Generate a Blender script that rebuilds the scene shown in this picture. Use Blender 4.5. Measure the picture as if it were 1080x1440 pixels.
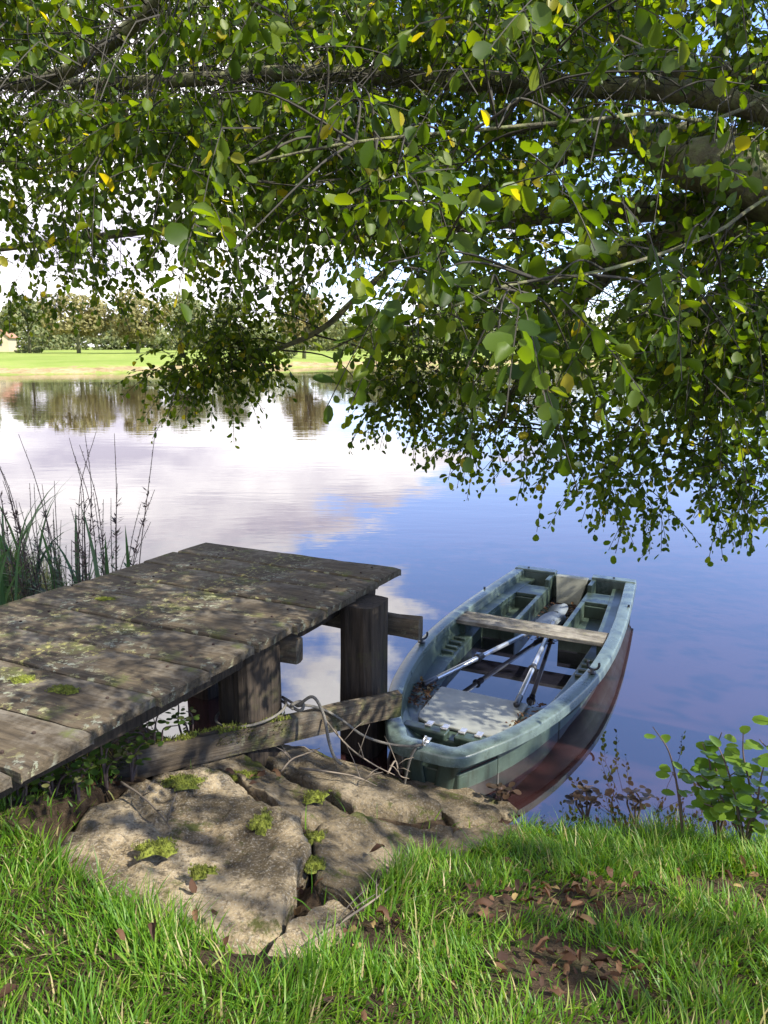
import bpy, bmesh, math, random
import numpy as np
from mathutils import Vector, Matrix, Quaternion, noise

for o in list(bpy.data.objects): bpy.data.objects.remove(o)
sc = bpy.context.scene
C = sc.collection
R = math.radians
rng = np.random.default_rng(7); random.seed(7)

# ---------------------------------------------------------------- camera
CAM_H = 2.2; FPX = 1081.0; PITCH = math.atan(230/FPX)
cd = bpy.data.cameras.new('camera'); cam = bpy.data.objects.new('camera', cd); C.objects.link(cam)
cd.sensor_fit = 'VERTICAL'; cd.sensor_height = 36; cd.lens = 36*FPX/1440
cd.clip_start = 0.05; cd.clip_end = 3000
cam.location = (0, 0, CAM_H); cam.rotation_euler = (math.pi/2-PITCH, 0, 0)
sc.camera = cam

# ---------------------------------------------------------------- world, sun, exposure
SUN = Vector((0.70, -0.36, 0.74)).normalized()          # towards the sun: right of and behind the viewer
def build_world():
    w = bpy.data.worlds.new('World'); sc.world = w; w.use_nodes = True
    nt = w.node_tree; nt.nodes.clear(); N = nt.nodes.new; L = nt.links.new
    out = N('ShaderNodeOutputWorld'); bg = N('ShaderNodeBackground'); bg.inputs[1].default_value = 0.15
    sky = N('ShaderNodeTexSky'); sky.sky_type = 'NISHITA'; sky.sun_disc = False
    sky.sun_elevation = math.asin(SUN.z); sky.sun_rotation = math.atan2(SUN.x, SUN.y)
    sky.air_density = 1.0; sky.dust_density = 0.3; sky.ozone_density = 2.5
    tc = N('ShaderNodeTexCoord'); sp = N('ShaderNodeSeparateXYZ'); L(tc.outputs['Generated'], sp.inputs[0])
    def m(op, a, b=None, clamp=False):
        n = N('ShaderNodeMath'); n.operation = op; n.use_clamp = clamp
        for i, v in enumerate((a, b)):
            if v is None: continue
            if isinstance(v, (int, float)): n.inputs[i].default_value = v
            else: L(v, n.inputs[i])
        return n.outputs[0]
    zc = m('ADD', m('MAXIMUM', sp.outputs[2], 0.0), 0.16)
    cb = N('ShaderNodeCombineXYZ'); L(m('DIVIDE', sp.outputs[0], zc), cb.inputs[0]); L(m('DIVIDE', sp.outputs[1], zc), cb.inputs[1])
    cb.inputs[2].default_value = 3.7
    def nz(scale, detail, rough, off):
        mp = N('ShaderNodeMapping'); mp.inputs['Location'].default_value = off; L(cb.outputs[0], mp.inputs[0])
        n = N('ShaderNodeTexNoise'); n.inputs['Scale'].default_value = scale; n.inputs['Detail'].default_value = detail
        n.inputs['Roughness'].default_value = rough; L(mp.outputs[0], n.inputs['Vector']); return n.outputs[0]
    big = nz(0.55, 2, 0.5, (1.3, 0.4, 0)); fine = nz(1.5, 9, 0.58, (4.1, 2.2, 0))
    # broad cloud bank over the left half of the sky, thinning to the right and towards the zenith
    bias = m('SUBTRACT', m('MULTIPLY', sp.outputs[0], -0.42), m('MULTIPLY', sp.outputs[2], 0.16))
    v = m('ADD', m('ADD', m('MULTIPLY', big, 0.5), m('MULTIPLY', fine, 0.66)), bias)
    rp = N('ShaderNodeMapRange'); rp.interpolation_type = 'SMOOTHSTEP'
    L(v, rp.inputs[0]); rp.inputs[1].default_value = 0.52; rp.inputs[2].default_value = 0.585
    shade = N('ShaderNodeMapRange'); L(nz(1.5, 7, 0.6, (9, 5, 1)), shade.inputs[0])
    shade.inputs[1].default_value = 0.36; shade.inputs[2].default_value = 0.6; shade.inputs[3].default_value = 0.0; shade.inputs[4].default_value = 1.0
    cc = N('ShaderNodeMix'); cc.data_type = 'RGBA'; L(shade.outputs[0], cc.inputs[0])
    cc.inputs[6].default_value = (3.4, 3.25, 3.9, 1); cc.inputs[7].default_value = (6.9, 6.7, 6.7, 1)
    mx = N('ShaderNodeMix'); mx.data_type = 'RGBA'; tn = N('ShaderNodeMix'); tn.data_type = 'RGBA'; tn.blend_type = 'MULTIPLY'; tn.inputs[0].default_value = 1; L(sky.outputs[0], tn.inputs[6]); tn.inputs[7].default_value = (1.06, 1.03, 1.28, 1)
    L(rp.outputs[0], mx.inputs[0]); L(tn.outputs[2], mx.inputs[6]); L(cc.outputs[2], mx.inputs[7])
    L(mx.outputs[2], bg.inputs[0]); L(bg.outputs[0], out.inputs[0])
build_world()
sl = bpy.data.lights.new('sun', 'SUN'); sl.energy = 5.0; sl.angle = R(0.53); sl.color = (1.0, 0.95, 0.86)
so = bpy.data.objects.new('sun', sl); C.objects.link(so); so.rotation_euler = (-SUN).to_track_quat('-Z', 'Y').to_euler()
sc.view_settings.view_transform = 'Standard'; sc.view_settings.look = 'None'
sc.view_settings.exposure = 1.25; sc.view_settings.gamma = 1.0; sc.view_settings.use_curve_mapping = False
sc.render.engine = 'CYCLES'
sc.cycles.max_bounces = 5; sc.cycles.transmission_bounces = 3; sc.cycles.diffuse_bounces = 3; sc.cycles.glossy_bounces = 3

# ---------------------------------------------------------------- helpers
def ray(px, py):
    dx = (px-540)/FPX; dy = (720-py)/FPX
    return Vector((dx, math.cos(PITCH)+dy*math.sin(PITCH), -math.sin(PITCH)+dy*math.cos(PITCH)))
def at_z(px, py, z):
    d = ray(px, py); t = (z-CAM_H)/d.z; return Vector((d.x*t, d.y*t, z))
def at_y(px, py, y):
    d = ray(px, py); t = y/d.y; return Vector((d.x*t, y, CAM_H+d.z*t))

def tag(o, label=None, cat=None, group=None, kind=None):
    if label: o['label'] = label
    if cat: o['category'] = cat
    if group: o['group'] = group
    if kind: o['kind'] = kind
    return o
def empty(name, loc=(0, 0, 0), rz=0):
    o = bpy.data.objects.new(name, None); C.objects.link(o); o.location = loc; o.rotation_euler = (0, 0, rz)
    o.empty_display_size = 0.1; return o
def link(name, me, mat=None, parent=None, smooth=False):
    if mat is not None and not me.materials: me.materials.append(mat)
    o = bpy.data.objects.new(name, me); C.objects.link(o); o.parent = parent
    if smooth: me.polygons.foreach_set('use_smooth', [True]*len(me.polygons))
    return o
class MB:
    def __init__(s): s.v = []; s.f = []
    def add(s, vs, fs):
        b = len(s.v); s.v += [tuple(p) for p in vs]; s.f += [tuple(i+b for i in f) for f in fs]; return s
    def box(s, c, size, rot=None):
        c = Vector(c); h = [x/2 for x in size]; vs = []
        for z in (-1, 1):
            for y in (-1, 1):
                for x in (-1, 1):
                    p = Vector((x*h[0], y*h[1], z*h[2]))
                    if rot is not None: p = rot @ p
                    vs.append(c+p)
        return s.add(vs, [(0, 2, 3, 1), (4, 5, 7, 6), (0, 1, 5, 4), (2, 6, 7, 3), (0, 4, 6, 2), (1, 3, 7, 5)])
    def tube(s, pts, rad, n=8, cap=True):
        pts = [Vector(p) for p in pts]
        if isinstance(rad, (int, float)): rad = [rad]*len(pts)
        up = Vector((0, 0, 1)); vs = []; fs = []; prev = None
        for i, p in enumerate(pts):
            d = (pts[min(i+1, len(pts)-1)]-pts[max(i-1, 0)]).normalized()
            if prev is None:
                u = up if abs(d.z) < 0.9 else Vector((1, 0, 0))
                a = d.cross(u).normalized()
            else:
                a = (prev-d*prev.dot(d)).normalized()
            prev = a; b = d.cross(a)
            for k in range(n):
                t = 2*math.pi*k/n; vs.append(p+(a*math.cos(t)+b*math.sin(t))*rad[i])
        for i in range(len(pts)-1):
            for k in range(n):
                k2 = (k+1) % n; fs.append((i*n+k, i*n+k2, (i+1)*n+k2, (i+1)*n+k))
        if cap:
            fs.append(tuple(range(n-1, -1, -1))); fs.append(tuple((len(pts)-1)*n+k for k in range(n)))
        return s.add(vs, fs)
    def mesh(s, name):
        me = bpy.data.meshes.new(name); me.from_pydata(s.v, [], s.f); me.update(); return me
    def build(s, name, mat, parent=None, smooth=False, bevel=0, seg=2):
        o = link(name, s.mesh(name), mat, parent, smooth)
        if bevel:
            b = o.modifiers.new('bevel', 'BEVEL'); b.width = bevel; b.segments = seg; b.limit_method = 'ANGLE'; b.angle_limit = R(40)
        return o
def smooth_path(pts, n=6):
    pts = [np.array(p, float) for p in pts]; P = [2*pts[0]-pts[1]]+pts+[2*pts[-1]-pts[-2]]; out = []
    for i in range(1, len(P)-2):
        for k in range(n):
            t = k/n; a, b, c, d = P[i-1], P[i], P[i+1], P[i+2]
            out.append(0.5*((2*b)+(-a+c)*t+(2*a-5*b+4*c-d)*t*t+(-a+3*b-3*c+d)*t**3))
    out.append(pts[-1]); return out
def scatter_mesh(name, tv, tf, M, P):
    """one mesh holding len(P) copies of a template; M: (n,3,3) columns are the axes, P: (n,3)"""
    tv = np.asarray(tv, np.float32); n = len(P); k = len(tv)
    V = np.einsum('nij,kj->nki', M, tv)+P[:, None, :]
    ls = np.array([len(f) for f in tf]); idx = np.concatenate([np.array(f) for f in tf])
    loops = (idx[None, :]+(np.arange(n)*k)[:, None]).ravel()
    starts = np.concatenate([[0], np.cumsum(ls)[:-1]])
    starts = (starts[None, :]+(np.arange(n)*len(idx))[:, None]).ravel()
    tot = np.tile(ls, n)
    me = bpy.data.meshes.new(name); me.vertices.add(n*k); me.vertices.foreach_set('co', V.astype(np.float32).ravel())
    me.loops.add(len(loops)); me.loops.foreach_set('vertex_index', loops.astype(np.int32))
    me.polygons.add(len(starts)); me.polygons.foreach_set('loop_start', starts.astype(np.int32)); me.polygons.foreach_set('loop_total', tot.astype(np.int32))
    me.update(calc_edges=True); me.validate(); return me
def nrm(a): return a/np.maximum(np.linalg.norm(a, axis=-1, keepdims=True), 1e-9)
def frames(y, zhint):
    """rotation matrices with the second axis along y and the third close to zhint"""
    y = nrm(y); x = nrm(np.cross(y, zhint)); z = np.cross(x, y); return np.stack([x, y, z], axis=2)

# ---------------------------------------------------------------- materials
def newmat(name):
    m = bpy.data.materials.new(name); m.use_nodes = True; nt = m.node_tree
    b = nt.nodes['Principled BSDF']; return m, nt, b
def node(nt, t, **kw):
    n = nt.nodes.new(t)
    for k, v in kw.items():
        if k in n.inputs: n.inputs[k].default_value = v
        else: setattr(n, k, v)
    return n
def ramp(nt, src, stops):
    r = nt.nodes.new('ShaderNodeValToRGB'); e = r.color_ramp.elements
    while len(e) < len(stops): e.new(0.5)
    for i, (p, c) in enumerate(stops): e[i].position = p; e[i].color = (*c, 1) if len(c) == 3 else c
    nt.links.new(src, r.inputs[0]); return r.outputs[0]
def tex(nt, scale, detail=5, rough=0.6, stretch=(1, 1, 1), coord='Object', off=(0, 0, 0), rot=(0, 0, 0), kind='noise', dist=0):
    tc = node(nt, 'ShaderNodeTexCoord'); mp = node(nt, 'ShaderNodeMapping'); mp.inputs['Scale'].default_value = stretch
    mp.inputs['Location'].default_value = off; mp.inputs['Rotation'].default_value = rot
    nt.links.new(tc.outputs[coord], mp.inputs[0])
    if kind == 'noise':
        n = node(nt, 'ShaderNodeTexNoise', Scale=scale, Detail=detail, Roughness=rough, Distortion=dist); nt.links.new(mp.outputs[0], n.inputs['Vector']); return n.outputs[0]
    n = node(nt, 'ShaderNodeTexVoronoi', Scale=scale); nt.links.new(mp.outputs[0], n.inputs['Vector']); return n.outputs['Distance']
def mix(nt, fac, a, b, mode='MIX'):
    m = node(nt, 'ShaderNodeMix'); m.data_type = 'RGBA'; m.blend_type = mode
    for i, v in ((0, fac), (6, a), (7, b)):
        if isinstance(v, (int, float)): m.inputs[i].default_value = v
        elif isinstance(v, tuple): m.inputs[i].default_value = (*v, 1) if len(v) == 3 else v
        else: nt.links.new(v, m.inputs[i])
    return m.outputs[2]
def math_(nt, op, a, b=None, clamp=False):
    n = node(nt, 'ShaderNodeMath'); n.operation = op; n.use_clamp = clamp
    for i, v in enumerate((a, b)):
        if v is None: continue
        if isinstance(v, (int, float)): n.inputs[i].default_value = v
        else: nt.links.new(v, n.inputs[i])
    return n.outputs[0]
def bump(nt, b, h, strength=0.5, dist=0.01):
    n = node(nt, 'ShaderNodeBump', Strength=strength, Distance=dist); nt.links.new(h, n.inputs['Height']); nt.links.new(n.outputs[0], b.inputs['Normal']); return n

def leaf_material(name, stops, trans=0.5, rough=0.4, spec=0.4, tcol=(1.6, 1.5, 0.5)):
    """thin leaf: gloss over diffuse plus translucence; the hue varies from leaf to leaf"""
    m, nt, b = newmat(name)
    g = node(nt, 'ShaderNodeNewGeometry'); oi = node(nt, 'ShaderNodeObjectInfo')
    r = math_(nt, 'FRACT', math_(nt, 'ADD', g.outputs['Random Per Island'], oi.outputs['Random']))
    col = ramp(nt, r, stops)
    b.inputs['Roughness'].default_value = rough; b.inputs['Specular IOR Level'].default_value = spec
    nt.links.new(col, b.inputs['Base Color'])
    tr = node(nt, 'ShaderNodeBsdfTranslucent'); nt.links.new(mix(nt, 1.0, col, (*tcol, 1), 'MULTIPLY'), tr.inputs[0])
    ms = node(nt, 'ShaderNodeMixShader'); ms.inputs[0].default_value = trans
    nt.links.new(b.outputs[0], ms.inputs[1]); nt.links.new(tr.outputs[0], ms.inputs[2])
    nt.links.new(ms.outputs[0], nt.nodes['Material Output'].inputs['Surface']); return m
M = {}
M['leaf'] = leaf_material('alder_leaf', [(0, (0.026, 0.054, 0.005)), (0.45, (0.052, 0.095, 0.008)), (0.8, (0.09, 0.14, 0.011)), (0.975, (0.14, 0.18, 0.016)), (0.985, (0.26, 0.24, 0.02)), (1, (0.3, 0.26, 0.02))], 0.55, 0.45, 0.28, (2.2, 2.0, 0.3))
M['sapling'] = leaf_material('sapling_leaf', [(0, (0.08, 0.16, 0.015)), (1, (0.16, 0.25, 0.03))], 0.5, 0.4, 0.4)
M['grass'] = leaf_material('grass_blade', [(0, (0.048, 0.13, 0.010)), (0.5, (0.095, 0.21, 0.014)), (0.84, (0.165, 0.275, 0.022)), (0.92, (0.2, 0.26, 0.04)), (0.96, (0.38, 0.32, 0.15)), (1, (0.42, 0.34, 0.18))], 0.45, 0.45, 0.3)
M['bankgrass'] = leaf_material('bank_grass', [(0, (0.04, 0.08, 0.02)), (0.7, (0.08, 0.12, 0.03)), (0.9, (0.22, 0.2, 0.09)), (1, (0.26, 0.22, 0.1))], 0.4, 0.5, 0.3)
M['iris'] = leaf_material('iris_leaf', [(0, (0.055, 0.115, 0.045)), (1, (0.1, 0.17, 0.07))], 0.3, 0.4, 0.4, (1.2, 1.3, 0.7))
M['weed'] = leaf_material('weed_leaf', [(0, (0.05, 0.1, 0.02)), (0.8, (0.1, 0.16, 0.03)), (1, (0.2, 0.2, 0.08))], 0.4, 0.5, 0.3)
M['reflectleaf'] = leaf_material('reflected_leaf', [(0, (0.022, 0.018, 0.012)), (1, (0.05, 0.03, 0.018))], 0.15, 0.5, 0.2, (1.2, 0.9, 0.5))  # dark tone of leaves mirrored in the water, put into the leaf colour
M['dead'] = leaf_material('dead_leaf', [(0, (0.035, 0.018, 0.011)), (0.6, (0.085, 0.043, 0.022)), (0.9, (0.15, 0.085, 0.042)), (1, (0.28, 0.2, 0.08))], 0.25, 0.7, 0.2, (1.3, 1.0, 0.6))
M['fartree'] = leaf_material('far_foliage', [(0, (0.11, 0.14, 0.06)), (0.6, (0.185, 0.21, 0.095)), (1, (0.26, 0.26, 0.125))], 0.4, 0.7, 0.1, (1.3, 1.2, 0.6))  # paled so that the haze of distance sits in the leaf colour
M['fartree2'] = leaf_material('far_foliage_autumn', [(0, (0.16, 0.165, 0.065)), (0.6, (0.24, 0.225, 0.095)), (1, (0.32, 0.28, 0.13))], 0.4, 0.7, 0.1, (1.3, 1.1, 0.6))  # distance haze put into this colour as well

def m_bark():
    m, nt, b = newmat('alder_bark')
    n = tex(nt, 9, 8, 0.65, (1, 1, 1)); v = tex(nt, 26, 4, 0.7)
    c = ramp(nt, n, [(0.3, (0.04, 0.034, 0.022)), (0.5, (0.1, 0.09, 0.048)), (0.62, (0.18, 0.175, 0.075)), (0.76, (0.3, 0.3, 0.2))])
    c = mix(nt, ramp(nt, v, [(0.45, (0, 0, 0)), (0.62, (0.8, 0.8, 0.8))]), c, (0.13, 0.15, 0.05))
    nt.links.new(c, b.inputs['Base Color']); b.inputs['Roughness'].default_value = 0.9; bump(nt, b, v, 0.9, 0.015); return m
M['bark'] = m_bark()
def m_flat(name, col, rough=0.6, metal=0, var=0.25, scale=20, bs=0.2, bd=0.004):
    m, nt, b = newmat(name); n = tex(nt, scale, 6, 0.6)
    lo = tuple(x*(1-var) for x in col); hi = tuple(min(1, x*(1+var)) for x in col)
    nt.links.new(ramp(nt, n, [(0.3, lo), (0.7, hi)]), b.inputs['Base Color']); b.inputs['Roughness'].default_value = rough; b.inputs['Metallic'].default_value = metal
    bump(nt, b, n, bs, bd); return m
M['twig'] = m_flat('twig', (0.026, 0.022, 0.012), 0.8)
M['drytwig'] = m_flat('dry_twig', (0.15, 0.12, 0.085), 0.8)
M['stem'] = m_flat('brown_stem', (0.075, 0.05, 0.04), 0.8)
M['rope'] = m_flat('rope', (0.11, 0.1, 0.08), 0.9, 0, 0.4, 120, 0.8, 0.003)
M['alu'] = m_flat('aluminium', (0.5, 0.52, 0.54), 0.32, 0.75, 0.12, 15, 0.05)
M['black'] = m_flat('black_plastic', (0.018, 0.018, 0.02), 0.45)
M['steel'] = m_flat('steel', (0.55, 0.53, 0.5), 0.35, 0.8, 0.3, 60)
M['blade'] = m_flat('oar_blade_plastic', (0.14, 0.16, 0.17), 0.5)
M['hatch'] = m_flat('hatch_lid', (0.19, 0.195, 0.165), 0.5, 0, 0.22, 9, 0.08)
M['board'] = m_flat('motor_board', (0.2, 0.2, 0.155), 0.6, 0, 0.2, 9)

def m_wood(name, lo, hi, axis, lichen=0.0, moss=0.0, pale=0.0):
    m, nt, b = newmat(name); st = [22, 22, 22]; st[axis] = 1.6
    g = tex(nt, 2.6, 8, 0.62, tuple(st)); big = tex(nt, 2.3, 4, 0.6)
    c = ramp(nt, g, [(0.28, lo), (0.5, tuple((a+d)/2 for a, d in zip(lo, hi))), (0.72, hi)])
    c = mix(nt, ramp(nt, big, [(0.35, (0, 0, 0)), (0.65, (0.55, 0.55, 0.55))]), c, tuple(x*0.55 for x in lo))
    h = g
    if pale:
        c = mix(nt, ramp(nt, tex(nt, 5, 6, 0.7, off=(3, 1, 0)), [(0.5, (0, 0, 0)), (0.68, (pale,)*3)]), c, (0.36, 0.33, 0.27))
    if moss:
        c = mix(nt, ramp(nt, tex(nt, 3.5, 8, 0.7, off=(7, 3, 2)), [(0.56, (0, 0, 0)), (0.66, (moss,)*3)]), c, (0.09, 0.105, 0.022))
    if lichen:
        a = tex(nt, 24, 6, 0.75); r_ = tex(nt, 2.1, 5, 0.65, off=(2, 8, 1))
        k = math_(nt, 'MULTIPLY', math_(nt, 'GREATER_THAN', a, 0.55), ramp(nt, r_, [(0.42, (0, 0, 0)), (0.56, (lichen,)*3)]))
        c = mix(nt, k, c, ramp(nt, tex(nt, 6, 3, 0.6, off=(5, 5, 5)), [(0.4, (0.22, 0.235, 0.18)), (0.6, (0.26, 0.24, 0.08))]))
        h = math_(nt, 'ADD', g, math_(nt, 'MULTIPLY', k, 0.25))
    nt.links.new(c, b.inputs['Base Color']); b.inputs['Roughness'].default_value = 0.88; b.inputs['Specular IOR Level'].default_value = 0.25
    bump(nt, b, h, 0.9, 0.012); return m
M['deck'] = m_wood('deck_wood', (0.027, 0.02, 0.012), (0.135, 0.104, 0.064), 0, 0.9, 0.75, 0.3)
M['post'] = m_wood('post_wood', (0.011, 0.009, 0.007), (0.068, 0.05, 0.034), 2, 0, 0.2, 0)
M['beam'] = m_wood('beam_wood', (0.03, 0.024, 0.018), (0.13, 0.098, 0.06), 0, 0.3, 0.5, 0.2)
M['thwart'] = m_wood('thwart_wood', (0.07, 0.06, 0.048), (0.26, 0.235, 0.185), 1, 0.2, 0.0, 0.5)

def m_stone(name, k, mossy):
    m, nt, b = newmat(name)
    n = tex(nt, 3.2, 9, 0.68, coord='Object'); f = tex(nt, 34, 8, 0.75); d = tex(nt, 2.3, 9, 0.7, off=(4, 2, 7), dist=.6); g = tex(nt, 110, 5, 0.7)
    c = ramp(nt, n, [(0.3, (0.2*k, 0.145*k, 0.08*k)), (0.5, (0.39*k, 0.305*k, 0.18*k)), (0.7, (0.58*k, 0.47*k, 0.31*k))])
    c = mix(nt, ramp(nt, d, [(0.47, (0, 0, 0)), (0.56, (0.9, 0.9, 0.9))]), c, (0.105, 0.08, 0.045))
    c = mix(nt, ramp(nt, f, [(0.50, (0, 0, 0)), (0.60, (0.75, 0.75, 0.75))]), c, (0.085, 0.07, 0.05))
    c = mix(nt, ramp(nt, g, [(0.52, (0, 0, 0)), (0.66, (0.6, 0.6, 0.6))]), c, (0.55*k, 0.5*k, 0.4*k))
    c = mix(nt, ramp(nt, tex(nt, 4.2, 9, 0.75, off=(1, 9, 3)), [(mossy, (0, 0, 0)), (mossy+.06, (0.85, 0.85, 0.85))]), c, (0.075, 0.09, 0.016))
    nt.links.new(c, b.inputs['Base Color']); b.inputs['Roughness'].default_value = 0.95; b.inputs['Specular IOR Level'].default_value = 0.15
    h = math_(nt, 'ADD', math_(nt, 'ADD', f, math_(nt, 'MULTIPLY', n, 2.5)), math_(nt, 'MULTIPLY', g, .35))
    bump(nt, b, h, 1.0, 0.03); return m
M['stone'] = m_stone('pale_stone', 1.0, .57); M['stone2'] = m_stone('brown_stone', .6, .54)
def m_soil():
    m, nt, b = newmat('bank_soil'); n = tex(nt, 5, 9, 0.7); f = tex(nt, 40, 6, 0.7)
    c = ramp(nt, n, [(0.35, (0.035, 0.024, 0.015)), (0.55, (0.075, 0.052, 0.032)), (0.7, (0.05, 0.055, 0.02))])
    c = mix(nt, ramp(nt, f, [(0.5, (0, 0, 0)), (0.65, (0.6, 0.6, 0.6))]), c, (0.12, 0.085, 0.05))
    nt.links.new(c, b.inputs['Base Color']); b.inputs['Roughness'].default_value = 1; b.inputs['Specular IOR Level'].default_value = 0.1
    bump(nt, b, math_(nt, 'ADD', f, n), 1, 0.03); return m
M['soil'] = m_soil()
def m_meadow():
    m, nt, b = newmat('meadow_grass'); n = tex(nt, 0.12, 6, 0.6); f = tex(nt, 0.9, 8, 0.7)
    c = ramp(nt, n, [(0.35, (0.15, 0.215, 0.035)), (0.65, (0.22, 0.27, 0.06))])
    c = mix(nt, ramp(nt, f, [(0.45, (0, 0, 0)), (0.7, (0.5, 0.5, 0.5))]), c, (0.24, 0.24, 0.08))
    # bare earthy strip along the water's edge, by height above the water
    g = node(nt, 'ShaderNodeNewGeometry'); s = node(nt, 'ShaderNodeSeparateXYZ'); nt.links.new(g.outputs['Position'], s.inputs[0])
    hgt = math_(nt, 'ADD', s.outputs[2], math_(nt, 'MULTIPLY', math_(nt, 'SUBTRACT', tex(nt, 0.5, 6, 0.7, off=(3, 3, 0)), 0.5), 1.1))
    e = ramp(nt, hgt, [(0.12, (0.15, 0.15, 0.15)), (0.2, (0.85, 0.85, 0.85)), (0.5, (0.9, 0.9, 0.9)), (0.62, (0, 0, 0))])
    c = mix(nt, e, c, ramp(nt, f, [(0.35, (0.2, 0.13, 0.07)), (0.65, (0.38, 0.29, 0.16))]))
    nt.links.new(c, b.inputs['Base Color']); b.inputs['Roughness'].default_value = 1; b.inputs['Specular IOR Level'].default_value = 0.1
    bump(nt, b, f, 0.8, 0.3); return m
M['meadow'] = m_meadow()
def m_water(name, base, rip, ior=2.5):
    m, nt, b = newmat(name); b.inputs['Base Color'].default_value = (*base, 1); b.inputs['Roughness'].default_value = 0.015
    b.inputs['IOR'].default_value = ior
    if rip:
        w1 = tex(nt, 1.7, 3, 0.5, (0.55, 1.5, 1), rot=(0, 0, R(8))); w2 = tex(nt, 6, 2, 0.5, (0.6, 1.4, 1), off=(3, 7, 0))
        patch = ramp(nt, tex(nt, 0.07, 3, 0.5, (0.5, 1.6, 1), off=(2, 6, 0)), [(0.42, (0.15,)*3), (0.62, (1, 1, 1))])
        g = node(nt, 'ShaderNodeNewGeometry'); s = node(nt, 'ShaderNodeSeparateXYZ'); nt.links.new(g.outputs['Position'], s.inputs[0])
        lee = node(nt, 'ShaderNodeMapRange'); nt.links.new(s.outputs[1], lee.inputs[0])      # the bank shelters the near water from the breeze
        lee.inputs[1].default_value = 4; lee.inputs[2].default_value = 22; lee.inputs[3].default_value = 0.10; lee.inputs[4].default_value = 1.0
        h = math_(nt, 'MULTIPLY', math_(nt, 'ADD', w1, math_(nt, 'MULTIPLY', w2, 0.25)), math_(nt, 'MULTIPLY', patch, lee.outputs[0]))
        bump(nt, b, h, rip, 0.02)
    return m
M['water'] = m_water('lake_water', (0.024, 0.0105, 0.0105), 0.3)
M['bilge'] = m_water('bilge_water', (0.008, 0.008, 0.012), 0, 1.9)
def m_fibre(name, col, dirt=(0.03, 0.035, 0.025), rough=0.34, band=False):
    m, nt, b = newmat(name); n = tex(nt, 5, 8, 0.65); f = tex(nt, 60, 4, 0.6); s = tex(nt, 3, 7, 0.65, (9, 9, 1.2), off=(4, 4, 1))
    c = ramp(nt, n, [(0.3, tuple(x*0.72 for x in col)), (0.7, tuple(x*1.2 for x in col))])
    c = mix(nt, ramp(nt, s, [(0.5, (0, 0, 0)), (0.68, (0.75, 0.75, 0.75))]), c, dirt)
    c = mix(nt, ramp(nt, f, [(0.56, (0, 0, 0)), (0.68, (0.5, 0.5, 0.5))]), c, tuple(x*1.5 for x in col))
    sc_ = tex(nt, 7, 9, 0.75, (1, 1, 6), off=(8, 1, 2)); c = mix(nt, ramp(nt, sc_, [(0.62, (0, 0, 0)), (0.66, (0.55, 0.55, 0.55))]), c, tuple(min(1, x*2.6+.03) for x in col))
    if band:  # waterline scum, also painted dark for the shade under the bow
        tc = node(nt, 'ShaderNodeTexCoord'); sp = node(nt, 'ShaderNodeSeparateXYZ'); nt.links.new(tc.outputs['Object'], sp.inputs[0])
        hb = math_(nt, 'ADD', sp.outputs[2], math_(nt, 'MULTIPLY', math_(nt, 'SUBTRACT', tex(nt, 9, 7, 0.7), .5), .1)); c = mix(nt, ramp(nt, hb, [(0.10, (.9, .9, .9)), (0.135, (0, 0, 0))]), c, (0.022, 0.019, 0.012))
    nt.links.new(c, b.inputs['Base Color'])
    nt.links.new(ramp(nt, n, [(0.3, (rough*0.8,)*3), (0.7, (rough*1.5,)*3)]), b.inputs['Roughness']); bump(nt, b, n, 0.12, 0.01); return m
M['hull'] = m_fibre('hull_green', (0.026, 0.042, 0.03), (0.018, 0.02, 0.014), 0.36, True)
M['rim'] = m_fibre('rim_green', (0.08, 0.108, 0.095), (0.04, 0.05, 0.04), 0.27)
M['liner'] = m_fibre('liner_green', (0.04, 0.06, 0.045), (0.02, 0.024, 0.014))
M['moss'] = m_flat('moss', (0.15, 0.17, 0.018), 1.0, 0, 0.55, 45, 1.0, 0.02)
M['wall'] = m_flat('house_wall', (0.42, 0.34, 0.22), 0.9, 0, 0.08, 1)
M['roof'] = m_flat('house_roof', (0.33, 0.16, 0.09), 0.9, 0, 0.2, 3)
M['pane'] = m_flat('window_pane', (0.05, 0.06, 0.07), 0.1)

# ---------------------------------------------------------------- setting: water, near bank, far meadow
def grid_sheet(name, xs, ys, fn, mat, smooth=True):
    nx, ny = len(xs), len(ys); v = [(x, y, fn(x, y)) for y in ys for x in xs]
    f = [(j*nx+i, j*nx+i+1, (j+1)*nx+i+1, (j+1)*nx+i) for j in range(ny-1) for i in range(nx-1)]
    me = bpy.data.meshes.new(name); me.from_pydata(v, [], f); me.update(); o = link(name, me, mat, None, smooth); o['kind'] = 'structure'; return o
grid_sheet('lake_water', [-900, -60, 60, 900], [-60, 20, 150, 1500], lambda x, y: 0.065, M['water'])

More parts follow.
